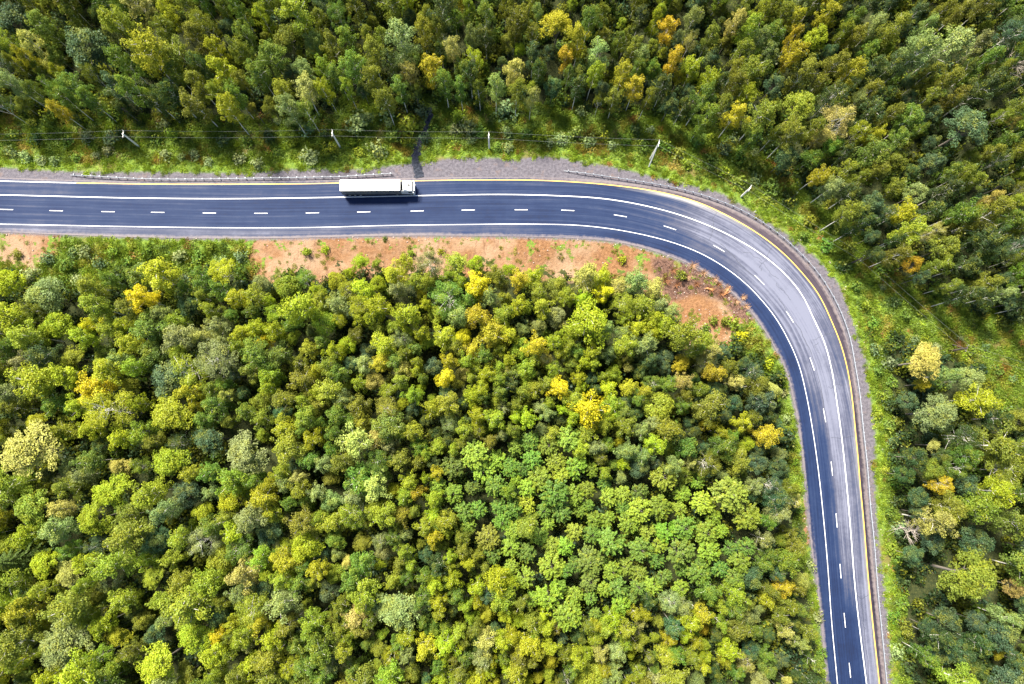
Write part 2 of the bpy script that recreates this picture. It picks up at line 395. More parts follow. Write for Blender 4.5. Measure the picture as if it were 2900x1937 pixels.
ks = np.array([s_at(k[0], k[1]) for k in WEAR_SHADE]); ks = np.maximum.accumulate(ks+np.arange(len(ks))*1e-3)
W = [np.interp(sS, ks, [k[2+z] for k in WEAR_SHADE]) for z in range(5)]
cols_ = []
NC = 8
bounds = [o_ein, o_low, np.zeros(len(st)), o_mid, o_yel, o_out]
Vr = []; lat = []; zone = []; edge = []
for z in range(5):
    for c in range(NC + (1 if z == 4 else 0)):
        f = c/NC
        off = bounds[z]*(1-f)+bounds[z+1]*f
        Vr.append(np.c_[st+N_*off[:, None], np.zeros(len(st))]); lat.append(off); zone.append((z, f))
        edge.append(np.minimum(off-o_ein, o_out-off))
nrow = len(Vr); ns = len(st)
worn = []
for (z, f), off in zip(zone, lat):
    w = W[z].copy()
    # lane values meet over half a metre near the lines in the bend, not as a cut
    if z < 4 and f > 0.8: w = w*(1-(f-0.8)/0.4)+W[z+1]*((f-0.8)/0.4)
    if z > 0 and f < 0.2: w = w*(0.5+f/0.4)+W[z-1]*(0.5-f/0.4)
    worn.append(w)
# wheel tracks (two pale bands per lane), lane coordinate
track = []
for (z, f), off in zip(zone, lat):
    track.append(np.full(ns, math.exp(-((f-0.27)/0.13)**2)+math.exp(-((f-0.73)/0.13)**2) if 1 <= z <= 3 else 0.3))
Vr = np.array(Vr); lat = np.array(lat); worn = np.array(worn); track = np.array(track); edge = np.array(edge)
along = np.tile(sS, (nrow, 1))
uvv = np.stack([lat, along, np.zeros_like(lat)], -1)
# skirt rows give the slab its thickness
sk0 = Vr[0].copy(); sk0[:, 2] = -0.25; sk0[:, :2] -= N_*0.12
sk1 = Vr[-1].copy(); sk1[:, 2] = -0.25; sk1[:, :2] += N_*0.12
Vall = np.concatenate([sk0[None], Vr, sk1[None]]); pad = lambda A: np.concatenate([A[:1], A, A[-1:]])
outer = pad(np.array([np.full(ns, 1.0 if z == 4 else 0.0) for (z, f) in zone]))*np.interp(sS, [s_at(1400, 594), s_at(1755, 610)], [0, 1])[None, :]
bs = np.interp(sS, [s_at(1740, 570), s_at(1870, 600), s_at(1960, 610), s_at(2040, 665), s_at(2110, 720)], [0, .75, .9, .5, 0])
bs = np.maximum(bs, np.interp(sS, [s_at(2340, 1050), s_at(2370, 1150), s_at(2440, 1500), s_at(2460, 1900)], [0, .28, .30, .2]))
painted_sheen = pad(np.array([bs*math.exp(-((z+f-3.93)/.10)**2) if z >= 3 else bs*0 for (z, f) in zone]))  # pale worn strip by the outer line, its gleam painted in as colour
uvv, worn, track, edge = pad(uvv), pad(worn), pad(track), pad(edge)
nr = nrow+2
ii, jj = np.meshgrid(np.arange(ns-1), np.arange(nr-1)); a = (jj*ns+ii).ravel()
def road_mat():
    t = NT('asphalt'); uv = t.attr('road_uv', 'Vector'); P = t.pos()
    st_ = t.noise(t.vscale(uv, (2.2, 0.035, 1)), 1.0, 5, 0.6)       # long streaks
    st2 = t.noise(t.vscale(uv, (5.0, 0.10, 1)), 1.0, 4, 0.7)
    pt = t.noise(P, 0.16, 5, 0.65); fine = t.noise(P, 7.0, 3, 0.8); med = t.noise(P, 1.1, 5, 0.7)
    w = t.attr('worn'); tr = t.attr('track')  # wear values, the lorry's shadow painted in with them
    tr2 = t.math('MULTIPLY', tr, t.sstep(st_, 0.36, 0.62))
    v = t.math('ADD', w, t.math('MULTIPLY', tr2, 0.20))
    v = t.math('ADD', v, t.math('MULTIPLY_ADD', st_, 0.62, -0.31))
    v = t.math('ADD', v, t.math('MULTIPLY_ADD', st2, 0.34, -0.17))
    v = t.math('ADD', v, t.math('MULTIPLY_ADD', pt, 0.50, -0.25))
    v = t.math('ADD', v, t.math('MULTIPLY_ADD', fine, 0.36, -0.18))
    v = t.math('ADD', v, t.math('MULTIPLY_ADD', med, 0.30, -0.15))
    r = t.node('ShaderNodeValToRGB'); e = r.color_ramp; t.put(r.inputs[0], v)
    e.elements[0].position = 0.0; e.elements[0].color = (0.004, 0.009, 0.032, 1)
    e.elements[1].position = 1.0; e.elements[1].color = (0.115, 0.122, 0.170, 1)
    for p, c in ((0.2, (0.0050, 0.014, 0.050, 1)), (0.42, (0.0122, 0.0235, 0.064, 1)), (0.7, (0.048, 0.053, 0.085, 1))):
        q = e.elements.new(p); q.color = c
    base_c = t.mix(t.math('MULTIPLY', t.attr('outer'), 0.9), r.outputs[0], t.mix(v, (0.012, 0.009, 0.016), (0.10, 0.075, 0.085)))
    ed = t.attr('edge')
    ew = t.math('ADD', ed, t.math('MULTIPLY_ADD', med, -1.6, 0.8))
    ew = t.math('ADD', ew, t.math('MULTIPLY_ADD', st_, -1.5, 0.7))
    dirt = t.mix(fine, (0.10, 0.085, 0.09), (0.22, 0.185, 0.185))
    c = t.mix(t.math('MULTIPLY', t.sstep(ew, 0.9, -0.1), 0.8), base_c, dirt)
    c = t.mix(t.math('MULTIPLY', t.attr('painted_sheen'), t.sstep(st2, .3, .55)), c, (0.42, 0.40, 0.38))
    t.bump(t.math('ADD', fine, med), 0.25, 0.03)
    return t.fin(c, t.math('MULTIPLY_ADD', med, 0.2, 0.65), spec=0.2)
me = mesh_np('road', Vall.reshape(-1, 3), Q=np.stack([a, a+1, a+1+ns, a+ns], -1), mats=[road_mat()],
             attrs={'road_uv': ('FLOAT_VECTOR', uvv), 'worn': ('FLOAT', worn), 'track': ('FLOAT', track), 'edge': ('FLOAT', edge), 'outer': ('FLOAT', outer), 'painted_sheen': ('FLOAT', painted_sheen)})
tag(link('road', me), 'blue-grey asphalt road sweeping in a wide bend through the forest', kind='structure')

def ribbon(C, width, z=0.004, s0=None, s1=None, th=0.0):
    """strip mesh along polyline"""
    T, N = frames(C)
    n = len(C); A = C+N*width/2; B = C-N*width/2
    V = np.r_[np.c_[A, np.full(n, z)], np.c_[B, np.full(n, z)]]
    i = np.arange(n-1)
    return V, np.stack([i+n, i+n+1, i+1, i], -1)
def paint_mat(name, c, wear=0.75):
    t = NT(name); P = t.pos(); n = t.noise(P, 3.0, 5, 0.8); n2 = t.noise(P, 0.5, 3)
    k = t.math('MULTIPLY', t.sstep(t.math('ADD', t.math('MULTIPLY', n, 0.7), t.math('MULTIPLY', n2, 0.3)), 0.50, 0.70), wear)
    return t.fin(t.mix(k, c, (0.14, 0.14, 0.17)), 0.6)
M_white = paint_mat('white_paint', (0.66, 0.66, 0.67)); M_yellow = paint_mat('yellow_paint', (0.66, 0.42, 0.07), 0.75)
def seg(C, s0, s1, step=0.5):
    s = np.r_[0, np.cumsum(np.linalg.norm(np.diff(C, axis=0), axis=1))]
    n = max(2, int((s1-s0)/step)+1); q = np.linspace(s0, s1, n)
    return np.stack([np.interp(q, s, C[:, 0]), np.interp(q, s, C[:, 1])], -1)
def s_on(C, px, py):
    x, y = unproj(px, py); s = np.r_[0, np.cumsum(np.linalg.norm(np.diff(C, axis=0), axis=1))]
    return s[int(np.argmin(((C-np.array([x, y]))**2).sum(1)))], s[-1]
def strips(name, items, mat, label):
    V = []; Q = []; b = 0
    for C, w, z in items:
        v, q = ribbon(C, w, z); V.append(v); Q.append(q+b); b += len(v)
    me = mesh_np(name, np.vstack(V), Q=np.vstack(Q), mats=[mat])
    return tag(link(name, me), label, kind='structure')
sy, ey = s_on(c_yel, 214, 517.7)
whites = [(c_mid, 0.21, 0.005), (c_low, 0.145, 0.005), (seg(c_yel, 0, sy), 0.2, 0.005)]
for (px, py) in DASH + [(-125, 590.5)]:
    s, e = s_on(c_dash, px, py); whites.append((seg(c_dash, s-1.55, s+1.55), 0.145, 0.005))
strips('road_markings_white', whites, M_white, 'white solid and dashed lines painted along the road')
strips('road_marking_yellow', [(seg(c_yel, sy, ey), 0.2, 0.005)], M_yellow, 'yellow edge line painted along the outer side of the bend')
# pale worn strip and gleam where the outer line widens are painted into the asphalt
def wander(p, q, seed, amp=0.5, n=14, px=True):
    if px:
        x, y = unproj([p[0], q[0]], [p[1], q[1]]); p = np.array([x[0], y[0]]); q = np.array([x[1], y[1]])
    r = np.random.default_rng(seed); t = np.linspace(0, 1, n)[:, None]
    C = p+(q-p)*t; d = (q-p)/np.linalg.norm(q-p); nn = np.array([-d[1], d[0]])
    w = np.cumsum(r.normal(0, 1, n)); w -= np.linspace(w[0], w[-1], n); return C+nn*(w*amp/3)[:, None]
cr = []
def vz(x, y, ox, oy, k): return (ox+x/k, oy+y/k)
for i, (p, q) in enumerate([((2020,645),(2030,602)),((2010,680),(2023,645)),((2160,745),(2188,700)),((2160,745),(2155,768)),((2150,740),(2205,790)),((2300,962),(2352,942)),
                            ((2345,1098),(2384,1090)),((2353,1240),(2418,1236)),((2425,1682),(2459,1684)),((2440,1705),(2452,1780)),((2448,1780),(2460,1930)),((2410,1300),(2408,1330)),
                            ((2105,715),(2158,738)),((2200,800),(2240,850)),((2318,970),(2322,1000))]):
    cr.append((wander(p, q, i), 0.075, 0.0045))
for i, (p, q) in enumerate([((2085,735),(2125,775)),((2125,775),(2160,800)),((2205,845),(2265,930)),((2265,930),(2298,1000)),((2298,1000),(2326,1100)),((2326,1100),(2334,1165)),((2040,690),(2085,735))]):
    cr.append((wander(p, q, 40+i, 0.25), 0.10, 0.0045))
M_crack = plain('tar_crack', (0.022, 0.026, 0.04), 0.6)
strips('road_cracks', cr, M_crack, 'thin dark cracks across the worn asphalt in the bend')

# dark track or ditch meeting the road
c_st = curve_from_px([(1218,300),(1214,330),(1206,361),(1190,390),(1181,426),(1177,453),(1184,480),(1190,503)], sm=3)
T, N = frames(c_st); wd = np.interp(np.linspace(0, 1, len(c_st)), [0, .5, .8, .93, 1], [1.3, 1.6, 2.0, 2.3, 2.6])[:, None]/2
rg = np.random.default_rng(5)
L_ = c_st+N*(wd+rg.normal(0, .28, wd.shape)); R_ = c_st-N*(wd+rg.normal(0, .28, wd.shape))
xs = []
for f in np.linspace(0, 1, 5):
    q = L_*(1-f)+R_*f; xs.append(np.c_[q, gz(q[:, 0], q[:, 1])+0.14])
n = len(c_st); V = np.vstack(xs); ii, jj = np.meshgrid(np.arange(n-1), np.arange(4)); a = (jj*n+ii).ravel()
t = NT('wet_ditch'); nn = t.noise(t.pos(), 2.0, 5, .7)
M_wet = t.fin(t.mix(t.sstep(nn, .4, .65), (0.006, 0.009, 0.018), (0.035, 0.040, 0.058)), 0.8, spec=0.2)
tag(link('ditch', mesh_np('ditch', V, Q=np.stack([a+n, a+n+1, a+1, a], -1), mats=[M_wet])), 'dark wet ditch running out of the bushes to the road edge', kind='structure')

# ------------------------------------------------------------------ guardrails
M_steel = plain('galvanised_steel', (0.27, 0.295, 0.34), 0.5, 0.3, var=0.12)
def guardrail(C, label):
    root = empty('guardrail', (C[0][0], C[0][1], 0)); tag(root, label, 'guardrail', None)
    O = C[0]; T, N = frames(C); n = len(C)
    prof = [(0.0, 0.74), (0.055, 0.70), (0.02, 0.64), (0.02, 0.58), (0.055, 0.52), (0.0, 0.46), (0.03, 0.46), (0.085, 0.52), (0.05, 0.58), (0.05, 0.64), (0.085, 0.70), (0.03, 0.74)]
    ht = np.ones(n); k = min(10, n)
    ht[:k] = np.linspace(0.35, 1, k)
    V = []
    for a_, z_ in prof:
        q = C-O-N*(a_-0.04)*1.0; V.append(np.c_[q, z_*ht])
    V = np.vstack(V); m = len(prof); i = np.arange(n-1); Q = []
    for j in range(m):
        A = j*n; B = ((j+1) % m)*n; Q.append(np.stack([A+i, A+i+1, B+i+1, B+i], -1))
    link('rail', mesh_np('rail', V, Q=np.vstack(Q), mats=[M_steel]), root)
    pm = MB(); pm.quadbox((0, 0.20, 0.33), (0.10, 0.14, 0.66)); pm.quadbox((0, 0.10, 0.60), (0.16, 0.14, 0.26))
    pme = pm.mesh('post', M_steel)
    s = np.r_[0, np.cumsum(np.linalg.norm(np.diff(C, axis=0), axis=1))]
    for q in np.arange(0.6, s[-1], 2.0)[:100]:
        j = min(int(np.searchsorted(s, q)), n-1)
        p = link('post', pme, root); p.location = (C[j][0]-O[0], C[j][1]-O[1], 0); p.rotation_euler.z = math.atan2(T[j][1], T[j][0])
    return root
guardrail(c_ra, 'short galvanised guardrail behind the white truck with flared ends')
guardrail(c_rb, 'long galvanised guardrail curving round the outer side of the bend')

# ------------------------------------------------------------------ utility poles and cables
M_conc = plain('pale_concrete', (0.72, 0.70, 0.66), 0.85, var=0.12)
M_oldwood = plain('dark_old_wood', (0.07, 0.055, 0.05), 0.9, var=0.3)
M_wire = plain('aluminium_cable', (0.24, 0.25, 0.25), 0.5, 0.5)
M_ins = plain('porcelain', (0.55, 0.55, 0.52), 0.3)
POLES = [((-330,418),(-395,380),M_conc,0),((391.7,413),(347,378.6),M_conc,0),((963,416),(945.8,372.8),M_conc,0),((1385.8,422),(1380.9,382.4),M_conc,0),
         ((1840.7,451.4),(1860.6,401.6),M_conc,1),((2097,558.7),(2125,532),M_conc,0),((2403,749),(2435.6,716),M_oldwood,0),((2690,994),(2741.7,997.6),M_oldwood,1),((3190,1158),(3290,1155),M_oldwood,0)]
PL = ['left of the photograph, beyond the edge','above the left stretch of road, leaning to the upper left in view','above the back of the white truck','above the bulging gravel shoulder','with a diagonal brace, above the start of the bend','beside the outer guardrail of the bend','of darkened timber with a pale foot, right of the bend','of dark timber with a strut, in the rough grass at the right','beyond the right edge']
tops = []
for i, (b, tp, mat, brace) in enumerate(POLES):
    x, y = unproj(b[0], b[1], -0.6); x = float(x); y = float(y); z0 = float(gz(x, y)[0])
    # height that makes the top land where the photograph has it
    best = min(np.arange(5.5, 12.0, 0.05), key=lambda h: (lambda q: (q[0]-tp[0])**2+(q[1]-tp[1])**2)(proj(x, y, z0+h)))
    h = float(best)
    tops.append([x, y, z0+h, 0])
for i in range(len(tops)):
    a_ = np.array(tops[max(i-1, 0)][:2]); b_ = np.array(tops[min(i+1, len(tops)-1)][:2]); d = b_-a_
    tops[i][3] = math.atan2(d[1], d[0])
for i, ((b, tp, mat, brace), (x, y, zt, rz)) in enumerate(zip(POLES, tops)):
    if i in (0, len(POLES)-1): continue
    z0 = float(gz(x, y)[0]); h = zt-z0
    root = empty('utility_pole', (x, y, z0), rz)
    tag(root, ('pale concrete pole ' if mat is M_conc else 'pole ')+PL[i], 'utility pole', 'poles of the overhead line along the road')
    m = MB(); m.tube([(0, 0, -0.5), (0, 0, h*0.5), (0, 0, h)], [0.23, 0.2, 0.16], 8); m.obj('shaft', mat, root)
    m = MB(); m.quadbox((0, 0, h-0.25), (0.10, 1.7, 0.12)); m.obj('crossarm', mat, root)
    for sgn in (-1, 1):
        m = MB(); m.tube([(0, sgn*0.75, h-0.19), (0, sgn*0.75, h-0.05), (0, sgn*0.75, h+0.08)], [0.03, 0.07, 0.05], 8); m.obj('insulator', M_ins, root)
    if brace:
        m = MB(); s = 1 if i == 4 else -1
        m.tube([(0, -2.2*s if i == 4 else 1.9, -0.3), (0, 0, h*0.86)], [0.15, 0.11], 8); m.obj('brace', mat, root)
for sgn, nm in ((1, 'upper cable of the overhead line strung from pole to pole'), (-1, 'lower cable of the overhead line nearer the road')):
    m = MB(); pts = []
    for i in range(len(tops)-1):
        (x0, y0, z0, r0), (x1, y1, z1, r1) = tops[i], tops[i+1]
        A = Vector((x0-math.sin(r0)*0.75*sgn, y0+math.cos(r0)*0.75*sgn, z0+0.08)); B = Vector((x1-math.sin(r1)*0.75*sgn, y1+math.cos(r1)*0.75*sgn, z1+0.08))
        L = (B-A).length
        for k in range(12):
            f = k/12; p = A.lerp(B, f); p.z -= 4*f*(1-f)*(L*L)*0.00035; pts.append(p)
    pts.append(B); m.tube(pts, 0.013, 5)
    tag(m.obj('power_cable', M_wire), nm, 'cable')
# small marker posts on the outer shoulder
for (px, py, lb) in ((1890, 512, 'short white marker post on the gravel shoulder where the bend starts'), (2136, 601, 'short white marker post at the grass edge outside the guardrail')):
    x, y = unproj(px, py, 0); x, y = float(x), float(y)
    root = empty('marker_post', (x, y, float(gz(x, y)[0]))); tag(root, lb, 'marker post')
    m = MB(); m.quadbox((0, 0, .5), (.14, .12, 1.0), taper=(.8, .8)); m.obj('post', M_conc, root)
    m = MB(); m.quadbox((0, 0, 1.04), (.15, .13, .08)); m.obj('cap', M_steel, root)
    m = MB(); m.quadbox((0, -.065, .75), (.08, .02, .16)); m.obj('reflector', M_yellow, root)

# ------------------------------------------------------------------ truck
def car_paint(name, c, rough=0.35):
    t = NT(name); n = t.noise(t.pos(), 1.5, 5, .7)
    t.b.inputs['Coat Weight'].default_value = 0.3
    return t.fin(t.mix(t.sstep(n, .45, .8), c, tuple(k*0.86 for k in c)), rough)
M_tw = car_paint('white_tarpaulin', (0.9, 0.9, 0.89), 0.5); M_cab = car_paint('white_cab_paint', (0.78, 0.79, 0.80), 0.3)
M_black = plain('black_plastic', (0.02, 0.02, 0.022), 0.6); M_rub = plain('tyre_rubber', (0.025, 0.025, 0.025), 0.9)
M_frame = plain('chassis_steel', (0.06, 0.06, 0.065), 0.6, 0.3); M_glass = plain('tinted_glass', (0.03, 0.045, 0.06), 0.08, 0, spec=0.9)
M_rim = plain('wheel_rim', (0.5, 0.5, 0.5), 0.4, 0.6); M_red = plain('red_lens', (0.4, 0.02, 0.01), 0.3); M_amb = plain('lamp_glass', (0.7, 0.65, 0.5), 0.2); M_seam = plain('grey_seam', (0.42, 0.42, 0.43), 0.6)
M_side = car_paint('shaded_curtain', (0.15, 0.155, 0.165), 0.6)  # dark tone stands for shade on the trailer side, painted into its colour
xa, ya = unproj(961, 524, 3.95); xb, yb = unproj(1171.5, 527.0, 3.3)
L = 16.9
mx, my = unproj((961+1171.5)/2, 524.8, 3.9)
tr = empty('semi_trailer_truck', (float(mx), float(my)+0.12, 0.0), math.atan2(float(yb-ya), float(xb-xa))+R(0.5))
tr.scale = (1, 1, .93)
tag(tr, 'white articulated lorry with a long box trailer driving right on the upper lane', 'truck')
x0 = -8.45; x1 = 5.35
m = MB(); m.quadbox(((x0+x1)/2, 0, 2.62), (x1-x0, 2.6, 2.66)); body = m.obj('trailer_body', M_side, tr, bevel=0.04)
m = MB(); m.quadbox(((x0+x1)/2, 0, 3.985), (x1-x0+0.04, 2.66, 0.07)); rf = m.obj('trailer_roof', M_tw, tr, bevel=0.02)
for k in range(1, 9):
    m = MB(); m.quadbox((x0+k*(x1-x0)/9, 0, 4.03), (0.05, 2.5, 0.02)); m.obj('roof_seam', M_seam, rf)
for s in (-1, 1):
    m = MB(); m.quadbox(((x0+x1)/2, s*1.315, 1.33), (x1-x0-.1, 0.04, 0.12)); m.obj('side_rail', M_frame, tr)
    m = MB(); m.quadbox((-1.0, s*1.2, 0.85), (5.2, 0.06, 0.5)); m.obj('side_guard', M_frame, tr)
    for k in range(7):
        m = MB(); m.quadbox((x0+1.2+k*1.95, s*1.33, 2.6), (0.03, 0.03, 2.4)); m.obj('curtain_strap', M_frame, body)
    m = MB(); m.quadbox((x0-0.02, s*1.0, 1.0), (0.06, 0.4, 0.14)); m.obj('tail_light', M_red, tr)
m = MB(); m.quadbox(((x0+x1)/2, .45, 1.13), (x1-x0-.2, .12, .28)); m.quadbox(((x0+x1)/2, -.45, 1.13), (x1-x0-.2, .12, .28)); m.quadbox((x0+.1, 0, .62), (.12, 2.4, .16))
for k in range(8): m.quadbox((x0+.8+k*1.7, 0, 1.16), (.1, 2.3, .12))
m.obj('chassis', M_frame, tr)
m = MB(); m.quadbox((5.6, .4, .85), (5.0, .1, .26)); m.quadbox((5.6, -.4, .85), (5.0, .1, .26)); m.quadbox((4.4, 0, 1.05), (1.0, 1.0, .1))
m.quadbox((5.4, 1.0, .72), (1.3, .55, .55)); m.quadbox((5.4, -1.0, .72), (1.3, .55, .55)); m.obj('tractor_chassis', M_frame, tr)
def wheel(x, y, w=0.38, r=0.5):
    me_ = MB(); s = 1 if y > 0 else -1
    me_.tube([(x, y-w/2, r), (x, y-w/2+.05, r), (x, y+w/2-.05, r), (x, y+w/2, r)], [r-.05, r, r, r-.05], 20)
    o = me_.obj('wheel', M_rub, tr, smooth_=False)
    q = MB(); q.tube([(x, y+s*(w/2-.02), r), (x, y+s*(w/2+.02), r)], [.29, .25], 16); q.obj('rim', M_rim, o)
for xw in (-6.9, -5.6, -4.3):
    for s in (-1, 1): wheel(xw, s*1.08)
for s in (-1, 1): wheel(4.3, s*0.98, .56); wheel(7.55, s*1.08, .34)
# cab: side outline extruded, softened
cx0 = 5.95; cx1 = 8.35
m = MB(); m.prism([(cx0, .95), (cx0, 3.55), (cx0+.25, 3.62), (cx1-.75, 3.55), (cx1-.35, 3.25), (cx1-.12, 2.7), (cx1, 1.7), (cx1, .45), (cx1-.5, .4), (cx1-.5, .95)], -1.23, 1.23)
cab = m.obj('cab', M_cab, tr, bevel=0.10, smooth_=False)
m = MB(); m.prism([(cx0+.02, 3.56), (cx0+.05, 3.86), (cx0+.5, 3.84), (cx1-.75, 3.60), (cx1-.8, 3.5)], -1.08, 1.08); m.obj('roof_deflector', M_cab, cab, bevel=0.06)
m = MB(); m.quadbox((cx0+1.36, 0.02, 3.745), (.60, .66, .06)); h_ = m.obj('roof_hatch', M_seam, cab, bevel=.01)
m = MB(); m.quadbox((cx0+1.36, 0.02, 3.785), (.46, .50, .02)); m.obj('hatch_lid', M_black, h_)
m = MB(); m.prism([(cx1-.30, 3.14), (cx1-.10, 2.72), (cx1+.03, 1.85), (cx1-.01, 1.85), (cx1-.16, 2.7), (cx1-.36, 3.12)], -1.08, 1.08); m.obj('windscreen', M_glass, cab)
m = MB(); m.prism([(cx1-.02, 3.22), (cx1+.26, 3.12), (cx1+.28, 3.20), (cx1-.0, 3.30)], -1.15, 1.15); m.obj('sun_visor', M_cab, cab)
m = MB(); m.quadbox((cx1+.03, 0, 1.35), (.06, 1.9, .55)); m.obj('grille', M_black, cab)
m = MB(); m.quadbox((cx1+.02, 0, .62), (.22, 2.45, .42)); bp = m.obj('bumper', M_cab, cab, bevel=.04)
for s in (-1, 1):
    m = MB(); m.quadbox((cx1+.12, s*.95, .70), (.06, .42, .20)); m.obj('headlight', M_amb, bp)
    m = MB(); m.quadbox((cx1-.85, s*1.235, 2.2), (.85, .02, .75)); m.obj('side_window', M_glass, cab)
    m = MB(); m.quadbox((cx1-.05, s*1.42, 2.45), (.16, .22, .75)); m.quadbox((cx1-.1, s*1.3, 2.8), (.05, .2, .05)); m.obj('mirror', M_cab, cab, bevel=.02)
    m = MB(); m.prism([(cx0-.55, 1.1), (cx0-.5, 3.2), (cx0+.02, 3.5), (cx0+.02, 1.1)], s*1.20-.02, s*1.20+.02); m.obj('side_fairing', M_cab, cab)
m = MB(); m.tube([(5.72, .3, 1.0), (5.72, .3, 2.6)], .09, 8); m.tube([(5.45, 0, 1.1), (5.6, 0, 2.1), (5.9, 0, 2.3)], .04, 6); m.obj('exhaust_stack', M_frame, tr)

# ------------------------------------------------------------------ plants: shapes
def unit(v): return v/(np.linalg.norm(v, axis=-1, keepdims=True)+1e-9)
def leaves(centers, outward, size, rng, spread=0.8, upb=0.25, aspect=1.0):
    """rhombic leaf-clump faces; returns V, Q"""
    n = len(centers)
    nr_ = unit(outward+rng.normal(0, spread, (n, 3))+np.array([0, 0, upb]))
    a = unit(np.cross(nr_, rng.normal(0, 1, (n, 3)))); b = np.cross(nr_, a)
    s = (size*rng.uniform(0.6, 1.3, n))[:, None]
    V = np.stack([centers+a*s*0.5, centers+b*s*0.5*aspect, centers-a*s*0.5, centers-b*s*0.5*aspect], 1)
    V += nr_[:, None, :]*rng.normal(0, 0.12, (n, 4, 1))*s[:, None]
    return V.reshape(-1, 3), np.arange(4*n).reshape(n, 4)
def tuft_cloud(tc, tr_, nper, lsize, rng, cen, flat=0.8, spread=0.7, droop=0.0):
    C = []; O = []; A = []; ztop = max(c[2] for c in tc)
    for c, r in zip(tc, tr_):
        k = max(6, int(nper*(r/0.6)**2*rng.uniform(.8, 1.2)))
        d = unit(rng.normal(0, 1, (k, 3))); rad = rng.uniform(0.35, 1.0, k)**0.5
        p = d*rad[:, None]*r; p[:, 2] *= flat
        if droop: p[:, 2] -= droop*(rad**2)*r*(np.abs(d[:, 2]) < .8)
        out = unit(unit(c-cen)*0.5+d)
        bval = rng.random(); yval = .62*rng.random()+.40*np.clip((c[2]-ztop*.45)/(ztop*.55), 0, 1)
        C.append(c+p); O.append(out)
        # brighter tips, per-tuft variation
        A.append(np.c_[np.clip(0.30+0.45*bval+rng.normal(0, .09, k), 0, 1), np.clip(yval+rng.normal(0, .03, k), 0, 1), rng.random(k)])
    C = np.vstack(C); O = np.vstack(O); A = np.vstack(A)
    V, Q = leaves(C, O, lsize, rng, spread)
    col4 = np.repeat(np.c_[A, np.ones(len(A))], 4, axis=0)
    return V, Q, col4
def mbmesh(m, name, mat): return m.mesh(name, mat, smooth_=True)

